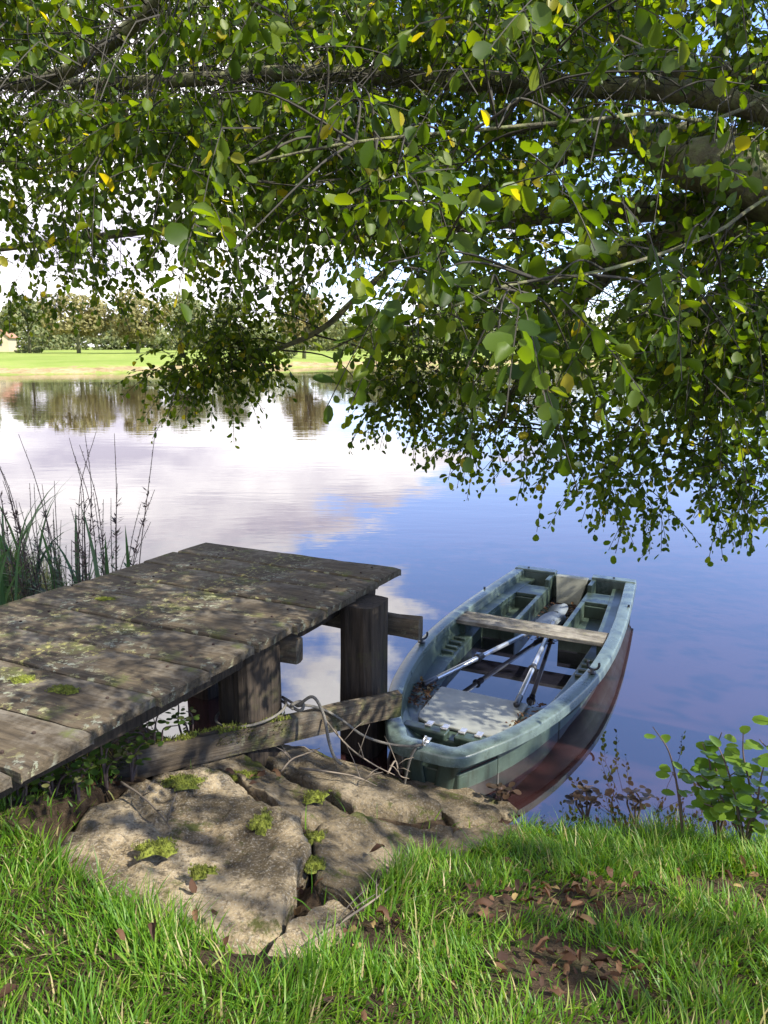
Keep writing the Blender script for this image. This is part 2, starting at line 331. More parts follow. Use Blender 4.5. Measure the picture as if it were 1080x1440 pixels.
# ---------------------------------------------------------------- stone slabs
def inside(poly, x, y):
    c = False; j = len(poly)-1
    for i in range(len(poly)):
        (xi, yi), (xj, yj) = poly[i][:2], poly[j][:2]
        if (yi > y) != (yj > y) and x < (xj-xi)*(y-yi)/(yj-yi)+xi: c = not c
        j = i
    return c
STONES = []; STONE_BED = []
def stone(pix, depth, label, seed, moss=(), rough=0.02, edge=0.05):
    B = [at_z(px, py, z) for px, py, z in pix]; c = sum(B, Vector())/len(B)
    per = []
    for i in range(len(B)):
        a, b = B[i], B[(i+1) % len(B)]; n = max(2, int((b-a).length/0.022))
        for k in range(n): per.append(a.lerp(b, k/n))
    # soften the corners a little, then roughen the outline
    for _ in range(1): per = [(per[i-1]+per[i]*2+per[(i+1) % len(per)])/4 for i in range(len(per))]
    per = [p+Vector((noise.noise((p.x*9, p.y*9, seed))+.6*noise.noise((p.x*31, p.y*31, seed)), noise.noise((p.x*9, p.y*9, seed+5))+.6*noise.noise((p.x*31, p.y*31, seed+3)), 0))*0.02 for p in per]
    STONES.append([(p.x, p.y) for p in per]); ex = [(c.x+(p.x-c.x)*1.06, c.y+(p.y-c.y)*1.06) for p in per]
    STONE_BED.append(((min(q[0] for q in ex), max(q[0] for q in ex), min(q[1] for q in ex), max(q[1] for q in ex)), ex, min(p.z for p in per)-.07)); n = len(per); rings = 26; V = [(0, 0, 0)]; F = []
    rough *= .7
    def top(p, r):
        z = p.z-c.z; q = (p.x*3.1, p.y*3.1, seed)
        z += rough*.7*noise.noise(q)+rough*1.0*(abs(noise.noise((p.x*7, p.y*7, seed)))-.2)+rough*.5*noise.noise((p.x*24, p.y*24, seed))-rough*.9*max(0, .12-abs(noise.noise((p.x*2.3+seed, p.y*3.5, 1.7))))/.12
        q2 = noise.noise((p.x*2.1+seed*3, p.y*2.6, seed*1.7))*3.2; st_ = math.floor(q2); fr = q2-st_; z += rough*.75*(st_+min(1, max(0, (fr-.42)/.16)))-rough*.3
        if r > 0.9: z -= edge*.6*((r-0.9)/0.1)**2*(0.7+.8*noise.noise((p.x*6, p.y*6, seed+2)))
        return z
    V[0] = (0, 0, top(c, 0))
    for k in range(1, rings+1):
        r = 1-(1-k/rings)**1.15
        for p in per:
            q = c.lerp(p, r); V.append((q.x-c.x, q.y-c.y, top(q, r)))
    for k in range(1, 4):
        for p in per:
            d = k/3; q = c.lerp(p, 1+0.05*d*math.sin(p.x*7+seed)+0.03*d); w = 0.02*noise.noise((p.x*8, p.y*8, d*3+seed))
            V.append((q.x-c.x+w, q.y-c.y+w, top(p, 1)-depth*d))
    for i in range(n): F.append((0, 1+i, 1+(i+1) % n))
    for k in range(rings+2):
        for i in range(n):
            a = 1+k*n+i; b = 1+k*n+(i+1) % n; F.append((a, a+n, b+n, b))
    me = bpy.data.meshes.new('stone_slab'); me.from_pydata(V, [], F); me.update()
    o = link('stone_slab', me, M['stone' if seed < 3 else 'stone2'], None, True); o.location = c; tag(o, label, 'stone', 'stone slabs of the landing')
    bm = bmesh.new(); bm.from_mesh(me); bmesh.ops.recalc_face_normals(bm, faces=bm.faces); bm.to_mesh(me); bm.free()
    for (px, py, z, rx, ry) in moss: moss_pad(at_z(px, py, z)-c, rx*1.25, ry*1.15, o, z*3.3+px*.01)
    return o
TUFT_V = [(-.12, 0, 0), (.12, 0, 0), (0, .05, 1)]; TUFT_F = [(0, 1, 2)]
def moss_pad(p, rx, ry, parent, seed):
    """a cushion of moss: a low lumpy dome with a fuzz of short tips"""
    mb = MB(); n = 18; rg = 5; V = [(0, 0, 0.011)]; F = []
    for k in range(1, rg+1):
        for i in range(n):
            a = 2*math.pi*i/n; r = k/rg*(1+1.1*noise.noise((math.cos(a)*2.1+seed*9, math.sin(a)*2.1, seed)))
            x, y = math.cos(a)*r*rx, math.sin(a)*r*ry
            V.append((x, y, 0.011*(1-(k/rg)**2)-0.012*(k == rg)+0.006*noise.noise((x*40, y*40, seed))))
    for i in range(n): F.append((0, 1+i, 1+(i+1) % n))
    for k in range(rg-1):
        for i in range(n): F.append((1+k*n+i, 1+(k+1)*n+i, 1+(k+1)*n+(i+1) % n, 1+k*n+(i+1) % n))
    m = 420; a = rng.uniform(0, 6.283, m); rr = np.sqrt(rng.uniform(0, 1, m)); fz = np.array([1+1.1*noise.noise((math.cos(t)*2.1+seed*9, math.sin(t)*2.1, seed)) for t in a]); x = np.cos(a)*rr*rx*fz*1.08; y = np.sin(a)*rr*ry*fz*1.08
    nb = len(V)
    for q in range(m):
        z = 0.011*(1-rr[q]**2)-.002; d = Vector((random.uniform(-.6, .6), random.uniform(-.6, .6), 1)).normalized()*random.uniform(.006, .014); s = Vector((random.uniform(-1, 1), random.uniform(-1, 1), 0)).normalized()*0.0025
        b = Vector((x[q], y[q], z)); V += [tuple(b-s), tuple(b+s), tuple(b+d)]; F.append((nb, nb+1, nb+2)); nb += 3
    mb.add(V, F); o = mb.build('moss', M['moss'], parent, True); o.location = p; return o
stone([(100, 1232, .55), (72, 1190, .55), (125, 1130, .53), (240, 1078, .48), (320, 1080, .46), (420, 1142, .47), (436, 1185, .49), (415, 1235, .52), (395, 1300, .53), (345, 1335, .54), (250, 1292, .56), (150, 1268, .56)], 0.4,
      'large pale cracked stone slab with moss cushions in front of the jetty', 1, [(222, 1190, .555, .05, .035), (255, 1098, .50, .055, .035), (368, 1155, .50, .028, .05), (285, 1225, .565, .03, .02)], 0.026)
stone([(370, 1340, .54), (402, 1292, .52), (468, 1262, .48), (498, 1280, .48), (470, 1325, .52), (430, 1350, .54), (392, 1362, .55)], 0.4,
      'small pale broken stone at the grass edge, split off the large slab by a mossy crack', 2, (), 0.02)
stone([(232, 1072, .42), (290, 1046, .36), (360, 1070, .37), (440, 1105, .37), (500, 1140, .36), (470, 1168, .38), (428, 1150, .42), (330, 1085, .42)], 0.4,
      'long brown stone step directly behind the large pale slab', 3, [(345, 1090, .40, .05, .025), (445, 1120, .39, .04, .03)], 0.02)
stone([(445, 1165, .38), (500, 1142, .35), (575, 1150, .28), (640, 1162, .24), (610, 1190, .30), (560, 1225, .36), (490, 1262, .44), (440, 1228, .46)], 0.4,
      'brown stone between the large slab and the long grass, with a bright moss cushion', 4, [(437, 1215, .47, .035, .03), (445, 1178, .40, .03, .03)], 0.025)
stone([(330, 1046, .32), (385, 1042, .28), (440, 1058, .27), (520, 1085, .25), (590, 1112, .22), (620, 1132, .22), (560, 1140, .27), (500, 1132, .31), (440, 1100, .33)], 0.4,
      'narrow shaded stone ledge below the mossy brace, strewn with dry twigs', 5, (), 0.02)
stone([(440, 1062, .16), (500, 1075, .12), (570, 1092, .10), (640, 1112, .10), (705, 1138, .10), (690, 1152, .13), (640, 1152, .18), (600, 1112, .18), (520, 1084, .2)], 0.4,
      'low brown stone ledge at the waterline under the boat bow', 6, (), 0.015)
stone([(560, 1096, .09), (610, 1094, .075), (660, 1108, .07), (730, 1135, .075), (720, 1148, .09), (660, 1128, .10)], 0.3,
      'wet brown stone lying half in the water beside the boat bow', 7, (), 0.012, 0.03)
stone([(205, 1130, .42), (215, 1085, .40), (245, 1068, .38), (262, 1075, .40), (240, 1110, .44)], 0.3, 'small dark stone wedged between the jetty and the large slab', 8, (), 0.02)
stone([(600, 1190, .27), (640, 1165, .22), (700, 1152, .14), (730, 1160, .15), (690, 1190, .22), (640, 1215, .30)], 0.3, 'brown stone end sticking out of the tall grass near the boat', 9, (), 0.02)

SHORE = [(-60, 22), (-20, 13), (-8, 9.5), (-4, 8.0), (-2.9, 6.8), (-2.2, 5.4), (-1.7, 4.5), (-1.1, 4.05), (-0.5, 3.85), (0.0, 3.55), (0.5, 3.3), (1.0, 3.18), (1.7, 3.15), (2.6, 3.5), (4.2, 4.4), (8, 6), (20, 9), (60, 14)]
def shore_dist(x, y):
    best = 1e9; sgn = 1
    for (ax, ay), (bx, by) in zip(SHORE[:-1], SHORE[1:]):
        dx, dy = bx-ax, by-ay; t = max(0, min(1, ((x-ax)*dx+(y-ay)*dy)/(dx*dx+dy*dy)))
        d = math.hypot(x-ax-t*dx, y-ay-t*dy)
        if d < best: best = d
    sy = np.interp(x, [p[0] for p in SHORE], [p[1] for p in SHORE])
    return best if y < sy else -best
def ground_z(x, y):
    d = shore_dist(x, y)
    z = float(np.interp(d, [-3, -0.5, 0, 0.25, 0.6, 1.1, 1.9, 4, 12, 60], [-1.2, -0.35, -0.03, 0.13, 0.27, 0.43, 0.63, 0.78, 1.0, 1.4]))
    if d > 0: z += 0.035*noise.noise((x*2.2, y*2.2, 0.3))*min(1, d/0.4)
    z += 0.16*math.exp(-((x+1.7)**2+(y-2.3)**2)/0.5) if d > 0 else 0
    for bx_, poly, zt in STONE_BED:
        if bx_[0] < x < bx_[1] and bx_[2] < y < bx_[3] and inside(poly, x, y): z = min(z, zt)
    return z
def axis(a, b, step, far):
    s = list(np.arange(a, b+1e-6, step)); l = []; k = step
    while a-sum(l)-k > -far: k *= 1.5; l.append(k)
    p = a; left = []
    for q in l: p -= q; left.append(p)
    p = b; right = []
    for q in l: p += q; right.append(p)
    return left[::-1]+s+right
grid_sheet('near_bank', axis(-4.5, 4.5, 0.07, 55), [y for y in axis(-1.0, 8.0, 0.07, 45) if y < 16], ground_z, M['soil'])

FSH = [(-900, 40), (-120, 46), (-45, 60), (-25, 66), (-10, 88), (0, 102), (20, 108), (60, 100), (120, 80), (250, 60), (900, 50)]
def meadow_z(x, y):
    sy = float(np.interp(x, [p[0] for p in FSH], [p[1] for p in FSH])); d = y-sy
    d += 1.2*noise.noise((x*0.12, y*0.05, 1.1))
    z = float(np.interp(d, [-12, 0, 1.0, 3.5, 12, 40, 120, 900], [-1.5, 0.0, 0.12, 0.62, 0.95, 1.45, 1.9, 4]))
    return z
grid_sheet('far_meadow', sorted(set([-900, -500, -300, -200, -150]+list(np.arange(-110, 111, 2.0))+[150, 200, 300, 500, 900])),
           sorted(set(list(np.arange(34, 124, 1.0))+list(np.arange(124, 220, 6))+[260, 350, 500, 800, 1500])), meadow_z, M['meadow'])

# ---------------------------------------------------------------- far trees, wood, house
LEAFQ_V = [(-0.5, 0, 0), (0, 0.35, 0.12), (0.5, 0, 0), (0, -0.35, 0.05)]; LEAFQ_F = [(0, 1, 3), (1, 2, 3)]
def rand_dirs(n, r=rng): return nrm(r.normal(size=(n, 3)))
def far_crown(n, rx, rz, zc, leaf, lobes=9, seed=0):
    r = np.random.default_rng(seed); L = rand_dirs(lobes, r)*np.array([rx, rx, rz])*0.62; lr = r.uniform(0.3, 0.52, lobes)
    k = r.integers(0, lobes, n); d = rand_dirs(n, r)*(r.uniform(0.55, 1.05, n)**0.5)[:, None]
    P = L[k]+d*lr[k][:, None]*np.array([rx, rx, rz])+np.array([0, 0, zc])
    Mx = frames(rand_dirs(n, r), nrm(d+np.array([0, 0, 0.4])+r.normal(size=(n, 3))*0.5))*r.uniform(0.6, 1.3, n)[:, None, None]*leaf
    return P, Mx
def far_tree(px, y, h, w, mat, label, seed, name='field_tree', group='trees across the lake', trunk=0.28):
    x = (px-540)/FPX*y*1.02; z = meadow_z(x, y); t = empty(name, (x, y, z)); tag(t, label, 'tree', group)
    P, Mx = far_crown(3200, w/2, h*0.38, h*0.58, 0.55, 12, seed)
    me = scatter_mesh('crown', LEAFQ_V, LEAFQ_F, Mx, P); tag(link('crown', me, mat, t), kind='stuff')
    mb = MB(); r = random.Random(seed)
    mb.tube([(0, 0, -0.2), (0.1, 0, h*trunk), (r.uniform(-.3, .3), 0, h*0.55), (0, 0, h*0.8)], [h*0.032, h*0.025, h*0.016, 0.04], 7)
    for k in range(5):
        a = r.uniform(0, 6.28); mb.tube([(0.05, 0, h*r.uniform(.25, .5)), (math.cos(a)*w*.2, math.sin(a)*w*.2, h*.6), (math.cos(a)*w*.36, math.sin(a)*w*.36, h*.72)], [h*.012, h*.008, .02], 5)
    mb.build('trunk', M['bark'], t, True)
FT = [(-25, 118, 10.5, 9, 0, 'broad olive tree left of the cream house at the left end of the field'),
      (62, 116, 9.2, 8.5, 0, 'round dark green field tree just right of the cream house'),
      (128, 112, 10.6, 11, 1, 'wide yellowish tree in the far field, second right of the cream house'),
      (208, 112, 9.9, 10, 1, 'yellow-olive field tree far across the water above the hanging left spray'),
      (268, 122, 10.2, 9, 0, 'grey-green field tree half hidden behind the hanging leaf spray on the left'),
      (340, 122, 9.4, 9, 0, 'green field tree hidden mostly behind the hanging leaves left of the shore tree'),
      (432, 100, 8.6, 6.0, 1, 'lone slim tree on the far waterline with a pale trunk and long reflection'),
      (520, 140, 9.5, 10, 0, 'green tree far behind the shore tree at the right edge of the open meadow'),
      (640, 135, 10.5, 11, 0, 'far bushy tree seen through the leaves behind the drooping middle spray'),
      (770, 130, 10, 10, 1, 'far yellowish tree behind the leaves above the boat stern'),
      (900, 128, 10, 10, 0, 'far green tree behind the hanging leaves right of the boat'),
      (1040, 126, 10.5, 11, 0, 'far green tree at the right edge of the picture behind the leaves')]
for i, (px, y, h, w, k, lab) in enumerate(FT): far_tree(px, y, h*(.9 if px != 432 else 1), w, M['fartree2' if k else 'fartree'], lab, 100+i)
for i, (px, y, h, w, lab) in enumerate([(365+5, 99, 1.6, 2.6, 'low round grey-green bush on the far bank left of the lone shore tree'), (415, 98, 1.9, 2.0, 'small bush close beside the lone tree on the far waterline'),
                                       (52, 117, 1.2, 3, 'low dark bush at the foot of the far field trees near the cream house'), (78, 116, 1.1, 3.4, 'second low dark bush under the far field trees, right of the first')]):
    x = (px-540)/FPX*y*1.02; t = empty('bush', (x, y, meadow_z(x, y))); tag(t, lab, 'bush', 'bushes on the far bank')
    P, Mx = far_crown(500, w/2, h*0.5, h*0.45, 0.28, 6, 300+i); tag(link('foliage', scatter_mesh('foliage', LEAFQ_V, LEAFQ_F, Mx, P), M['fartree'], t), kind='stuff')
    mb = MB(); mb.tube([(0, 0, -.1), (0, 0, h*.5)], [.06, .03], 6); mb.build('stem', M['bark'], t)
Ps = []; Ms = []
for i in range(230):
    x = -200+i*1.75+random.uniform(-2, 2); y = 172+random.uniform(-14, 26); h = random.uniform(5, 10.5)
    P, Mx = far_crown(420, random.uniform(3.5, 6), h*0.52, h*0.42, 0.95, 8, 400+i); Ps.append(P+np.array([x, y, meadow_z(x, y)-.3])); Ms.append(Mx)
tag(link('distant_wood', scatter_mesh('distant_wood', LEAFQ_V, LEAFQ_F, np.concatenate(Ms), np.concatenate(Ps)), M['fartree']), 'continuous pale wood closing the horizon behind the far field', 'wood', None, 'stuff')
def house():
    y = 132.0; x = (14-540)/FPX*y*1.02; t = empty('cottage', (x, y, meadow_z(x, y)), R(14)); tag(t, 'small cream gabled cottage with red roof beside the far field', 'house')
    w, l, e, rdg = 4.6, 6.5, 2.6, 4.7
    mb = MB(); mb.add([(-w/2, 0, 0), (w/2, 0, 0), (w/2, 0, e), (0, 0, rdg), (-w/2, 0, e), (-w/2, l, 0), (w/2, l, 0), (w/2, l, e), (0, l, rdg), (-w/2, l, e)],
                      [(0, 1, 2, 3, 4), (6, 5, 9, 8, 7), (1, 6, 7, 2), (5, 0, 4, 9)]); mb.build('wall', M['wall'], t)
    mb = MB()
    for s in (-1, 1):
        a = Vector((s*(w/2+.35), 0, e-.32)); b = Vector((0, 0, rdg+.05))
        mb.add([(a.x, -.3, a.z), (b.x, -.3, b.z), (b.x, l+.3, b.z), (a.x, l+.3, a.z), (a.x, -.3, a.z+.16), (b.x, -.3, b.z+.16), (b.x, l+.3, b.z+.16), (a.x, l+.3, a.z+.16)],
               [(0, 1, 2, 3), (4, 7, 6, 5), (0, 4, 5, 1), (2, 6, 7, 3), (0, 3, 7, 4), (1, 5, 6, 2)])
    ro = mb.build('roof', M['roof'], t); mb = MB(); mb.box((0.5, l-.8, rdg+.3), (.6, .6, 1.2)); mb.build('chimney', M['wall'], ro)
    mb = MB(); mb.box((0.9, -.03, 1.5), (.8, .08, 1.0)); mb.build('window', M['pane'], t)
    mb = MB(); mb.box((-0.9, -.03, 1.05), (.95, .08, 2.1)); mb.build('door', M['beam'], t)
house()

# ---------------------------------------------------------------- jetty
DZ = 0.95
ea = Vector((0.11, 4.30)); eu = Vector((-1.25, -2.23)).normalized(); ev = Vector((-1.29, 0.61)).normalized()
jet = empty('jetty', (-0.6, 3.4, 0)); tag(jet, 'weathered grey plank jetty with lichen on rough posts', 'jetty')
JO = Vector(jet.location)
M['rust'] = m_flat('rusty_nail', (0.035, 0.02, 0.013), 0.8, 0.3)
NAIL = MB().tube([(0, 0, -.01), (0, 0, .002), (0, 0, .004)], [.006, .0065, .004], 8).mesh('nail'); NAIL.materials.append(M['rust'])
def plank(u0, u1, wid, seed):
    r = random.Random(seed); nu, nv = 5, 34; me = MB(); V = []; F = []
    w = wid+r.uniform(-.02, .02); off = r.uniform(-.02, .015); th = 0.036; dz = r.uniform(-.004, .004); skew = r.uniform(-.01, .01); bow = r.uniform(-.006, .004)
    ends = []
    for side in range(2):
        for j in range(nv+1):
            t = j/nv
            for i in range(nu+1):
                s = (0, .025, .3, .7, .975, 1)[i]; u = u0+(u1-u0)*s+skew*(t-.5)*2; e = (off+0.014*noise.noise((s*7, seed*3.1, 0)))*(1-t)-(0.014*noise.noise((s*7, seed*3.1, 7)))*t
                if i in (0, nu): u += 0.008*noise.noise((t*9, seed, i))
                p = ea+eu*u+ev*(e+w*t)
                z = DZ+dz+bow*math.sin(math.pi*t)+0.003*noise.noise((t*5, seed, s*2))-(0.006 if i in (0, nu) else 0)-(0.005*(t < .02)+0.003*noise.noise((t*20, s*6, seed)))
                V.append(Vector((p.x, p.y, z-th*side-(0.0 if side == 0 else 0.0)))-JO)
    n = (nu+1)*(nv+1); k = nu+1
    for j in range(nv):
        for i in range(nu):
            a = j*k+i; F.append((a, a+1, a+k+1, a+k)); F.append((n+a, n+a+k, n+a+k+1, n+a+1))
    for j in range(nv):
        a = j*k; F.append((a, a+k, n+a+k, n+a)); a = j*k+nu; F.append((a, n+a, n+a+k, a+k))
    for i in range(nu):
        a = i; F.append((a, n+a, n+a+1, a+1)); a = nv*k+i; F.append((a, a+1, n+a+1, n+a))
    # each plank gets its own axes, so that the grain runs along it
    q = ea+eu*(u0+u1)/2; org = Vector((q.x, q.y, DZ))-JO; ang = math.atan2(ev.y, ev.x); rot = Matrix.Rotation(-ang, 3, 'Z')
    me.add([rot @ (v-org) for v in V], F); o = me.build('plank', M['deck'], jet); o.location = org; o.rotation_euler = (0, 0, ang)
    for vx in (.16, 1.15):
        for vy in (-.25, .27):
            h = bpy.data.objects.new('nail', NAIL); C.objects.link(h); h.parent = o; h.location = (vx+r.uniform(-.015, .015), vy*(u1-u0)+r.uniform(-.015, .015), dz+bow*math.sin(math.pi*vx/w)+.002)
    return o
u = 0.0
for i, wd in enumerate([.27, .26, .29, .25, .28, .30, .27, .31, .29, .28, .3, .28]):
    plank(u, u+wd-0.007-0.004*(i % 3), 1.43, i+1); u += wd
def post(c, w, d, z0, z1, rz, seed):
    """a rough hewn square post: wavering faces and split corners"""
    V = []; F = []; nz, n = 22, 20; rot = Matrix.Rotation(rz, 3, 'Z')
    for k in range(nz+1):
        z = z0+(z1-z0)*k/nz
        for i in range(n):
            a = 2*math.pi*(i+.5)/n; cx, sx = math.cos(a), math.sin(a); m = (abs(cx)**5+abs(sx)**5)**(-1/5)
            g = 1+0.05*noise.noise((cx*1.5, sx*1.5, z*1.7+seed))+0.07*noise.noise((cx*6, sx*6, z*1.1+seed*2))
            p = rot @ Vector((cx*m*w/2*g, sx*m*d/2*g, 0)); V.append((p.x, p.y, z))
    for k in range(nz):
        for i in range(n): F.append((k*n+i, k*n+(i+1) % n, (k+1)*n+(i+1) % n, (k+1)*n+i))
    F.append(tuple(nz*n+i for i in range(n)))
    mb = MB(); mb.add(V, F); o = mb.build('post', M['post'], jet); o.location = Vector((c[0], c[1], 0))-JO; return o
ang = math.atan2(eu.y, eu.x)
post((-0.105, 3.86), 0.23, 0.21, -0.5, DZ-.05, ang+R(4), 1)
post((-0.63, 3.37), 0.26, 0.22, -0.4, DZ-.05, ang-R(5), 2)
post((-1.12, 4.55), 0.22, 0.2, -0.6, DZ-.05, ang, 3)
post((-1.62, 3.72), 0.2, 0.2, -0.4, DZ-.05, ang, 4)
def beam(name, a, b, w, h, mat, seed, parent=jet, n=26):
    a = Vector(a); b = Vector(b); ln = (b-a).length; V = []; F = []
    for i in range(n+1):
        t = i/n
        for (y, z) in ((-1, -1), (-.4, -1), (.4, -1), (1, -1), (1, -.4), (1, .4), (1, 1), (.4, 1), (-.4, 1), (-1, 1), (-1, .4), (-1, -.4)):
            c = 0.93 if abs(y) == 1 and abs(z) == 1 else 1
            V.append((t*ln, y*w/2*c+0.008*noise.noise((t*5, y*2, seed)), z*h/2*c+0.012*noise.noise((t*6, y, z+seed))))
    for i in range(n):
        for k in range(12): F.append((i*12+k, (i+1)*12+k, (i+1)*12+(k+1) % 12, i*12+(k+1) % 12))
    F.append(tuple(range(12))); F.append(tuple(n*12+k for k in range(11, -1, -1)))
    mb = MB(); mb.add(V, F); o = mb.build(name, mat, parent); o.location = a-(JO if parent is jet else Vector())
    o.rotation_euler = (b-a).to_track_quat('X', 'Z').to_euler(); return o
beam('crossbeam', (0.20, 3.97, .705), (-1.35, 4.62, .72), .07, .125, M['beam'], 1)
beam('crossbeam', (-.40, 3.42, .80), (-1.75, 3.95, .82), .07, .12, M['beam'], 2)
for k, (o1, i) in enumerate(((.16, 0), (1.15, 1))):
    p = ea+eu*.1+ev*o1; q = ea+eu*3.2+ev*o1; beam('stringer', (p.x, p.y, DZ-.105), (q.x, q.y, DZ-.105), .08, .10, M['post'], 5+k)
br = beam('brace', (-1.12, 2.90, .50), (0.075, 3.705, .395), .06, .13, M['beam'], 9)
mo = MB(); Vm = []; Fm = []
nb = 0
for q in range(2600):
    t = random.random()**1.4*0.56; y = random.uniform(-.034, .034); top = random.random() < .7
    z = .062 if top else random.uniform(-.0, .062); y = y if top else -.032
    if noise.noise((t*9, y*12, 2)) < -.28: continue
    b = Vector((t*1.44, y, z)); d = Vector((random.uniform(-.5, .5), random.uniform(-.7, .5) if top else -1, random.uniform(.5, 1))).normalized()*random.uniform(.008, .022); s = Vector((random.uniform(-1, 1), random.uniform(-1, 1), random.uniform(-.4, .4))).normalized()*.004
    Vm += [b-s, b+s, b+d]; Fm.append((nb, nb+1, nb+2)); nb += 3
mo.add(Vm, Fm); o = mo.build('moss', M['moss'], br); o['kind'] = 'stuff'
for (px, py, rx) in ((147, 843, .05), (85, 968, .035), (98, 972, .03), (30, 955, .04)):
    o = moss_pad(at_z(px, py, DZ)-JO, rx, rx*.6, jet, px*.1); o.scale = (1, 1, .7)

# ---------------------------------------------------------------- boat
BO = Vector((0.193, 3.393, 0)); BANG = math.atan2(.898, .439)
boat = empty('rowing_boat', BO, BANG); tag(boat, 'green fibreglass rowing boat with blunt bow and rainwater inside, moored at the jetty', 'boat')
def rb(s): return float(np.interp(s, [0, .02, .06, .12, .2, .3, .45, .65, .85, 1.05, 1.3, 1.6, 1.9, 2.3, 2.8, 3.32], [.155, .195, .225, .258, .305, .356, .42, .485, .53, .565, .598, .612, .61, .592, .555, .508]))
def sheer(s): return 0.30
def tin(s): return rb(s)-.085
SS = [0, .01, .025, .05, .08, .12, .17, .23, .3, .38, .47, .57, .68, .8, .92, 1.05, 1.2, 1.35, 1.5, 1.7, 1.9, 2.1, 2.3, 2.5, 2.7, 2.9, 3.1, 3.25, 3.32]
def skin(secs, closed=False):
    n = len(secs[0]); V = [p for s in secs for p in s]; F = []
    for i in range(len(secs)-1):
        for k in range(n-1): F.append((i*n+k, i*n+k+1, (i+1)*n+k+1, (i+1)*n+k))
    return V, F
def section(s, prof, side):
    out = []
    for (dy, z, rake) in prof(s):
        out.append((s+rake, side*dy, z))
    return out
def gun_prof(s):
    h = sheer(s); b = rb(s); return [(b-.088, h-.03, .0), (b-.085, h-.006, 0), (b-.076, h+.006, 0), (b-.05, h+.011, 0), (b-.02, h+.008, 0), (b-.005, h, 0), (b, h-.012, 0), (b-.001, h-.05, 0), (b-.014, h-.056, 0)]
def hull_prof(s):
    h = sheer(s); b = rb(s); k = max(0, 1-s/1.25)**1.3; wb = b-.14
    wb = max(wb-.02*k, .06)
    out = []
    for (f, z) in ((0, h-.05), (.03, h-.062), (.3, h*.62), (.33, h*.60), (.62, h*.34), (.85, .09), (1.0, 0.0), (1.12, -.10)):
        out.append((b-.014+(wb-b+.014)*f, z, .66*k*min(1, (h-z)/h)**0.85))
    return out
def loop_part(name, prof, mat, close_bow, stern=True):
    mb = MB(); L_ = [section(s, prof, 1) for s in SS]; R_ = [section(s, prof, -1) for s in SS]
    secs = L_[::-1]+R_ if close_bow else None
    V, F = skin(secs); mb.add(V, F); o = mb.build(name, mat, boat, True); 
    bm = bmesh.new(); bm.from_mesh(o.data); bmesh.ops.remove_doubles(bm, verts=bm.verts, dist=1e-5); bmesh.ops.recalc_face_normals(bm, faces=bm.faces); bm.to_mesh(o.data); bm.free(); return o
def bow_gunwale():
    """the rim as one sweep: port side, across the blunt bow, starboard side, then the stern rail"""
    path = [(s, rb(s)) for s in SS[::-1]]; path += [(-.012, rb(0)*f) for f in (.75, .4, 0, -.4, -.75)]; path += [(s, -rb(s)) for s in SS]
    prof = [(-.090, -.03), (-.087, -.004), (-.083, .004), (-.078, .006), (-.045, .008), (-.012, .005), (-.004, .001), (0, -.007), (.003, -.05), (-.002, -.054), (-.014, -.056)]
    secs = []
    for i, (s, y) in enumerate(path):
        a = Vector(path[max(i-1, 0)]); b = Vector(path[min(i+1, len(path)-1)]); d = (b-a).normalized(); nr = Vector((-d.y, d.x))   # outward is left of the travel at port->bow->starboard
        if nr.dot(Vector((s-1.5, y))) < 0: nr = -nr
        wide = 1.0 if s > .15 else 1.15
        secs.append([(s+nr.x*o*wide, y+nr.y*o*wide, sheer(max(s, 0))+z) for (o, z) in prof])
    mb = MB(); mb.add(*skin(secs)); o = mb.build('gunwale', M['rim'], boat, True); o.data.set_sharp_from_angle(angle=R(38)); return o
bow_gunwale()
def hull():
    secs = [section(s, hull_prof, 1) for s in SS[::-1]]
    p0 = hull_prof(0)
    for f in (.75, .4, 0, -.4, -.75): secs.append([(-.012+r_, dy*f, z) for dy, z, r_ in p0])
    secs += [section(s, hull_prof, -1) for s in SS]
    V, F = skin(secs); n = len(secs[0]); m = len(secs)
    # stern transom outside
    F.append(tuple([k for k in range(n)]+[(m-1)*n+k for k in range(n-1, -1, -1)]))
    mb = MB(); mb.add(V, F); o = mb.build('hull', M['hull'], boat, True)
    o.data.polygons[len(o.data.polygons)-1].use_smooth = False
    return o
hull()
def loft(name, s0, s1, ya, yb, z0, z1, mat, n=14, bevel=.008, mb=None, parent=None):
    """solid strip following the hull between two lateral limits given as functions of s"""
    m = mb or MB(); secs = []
    for i in range(n+1):
        s = s0+(s1-s0)*i/n; a, b = ya(s), yb(s); za = z0(s) if callable(z0) else z0; zb = z1(s) if callable(z1) else z1
        secs.append([(s, a, za), (s, b, za), (s, b, zb), (s, a, zb), (s, a, za)])
    V, F = skin(secs); N5 = 5; F.append((3, 2, 1, 0)); q = n*N5; F.append((q, q+1, q+2, q+3)); 
    m.add(V, F)
    if mb is None:
        o = m.build(name, mat, parent or boat, False)
        bm = bmesh.new(); bm.from_mesh(o.data); bmesh.ops.remove_doubles(bm, verts=bm.verts, dist=1e-5); bmesh.ops.recalc_face_normals(bm, faces=bm.faces); bm.to_mesh(o.data); bm.free()
        if bevel: bv = o.modifiers.new('bevel', 'BEVEL'); bv.width = bevel; bv.segments = 2; bv.limit_method = 'ANGLE'; bv.angle_limit = R(50)
        return o
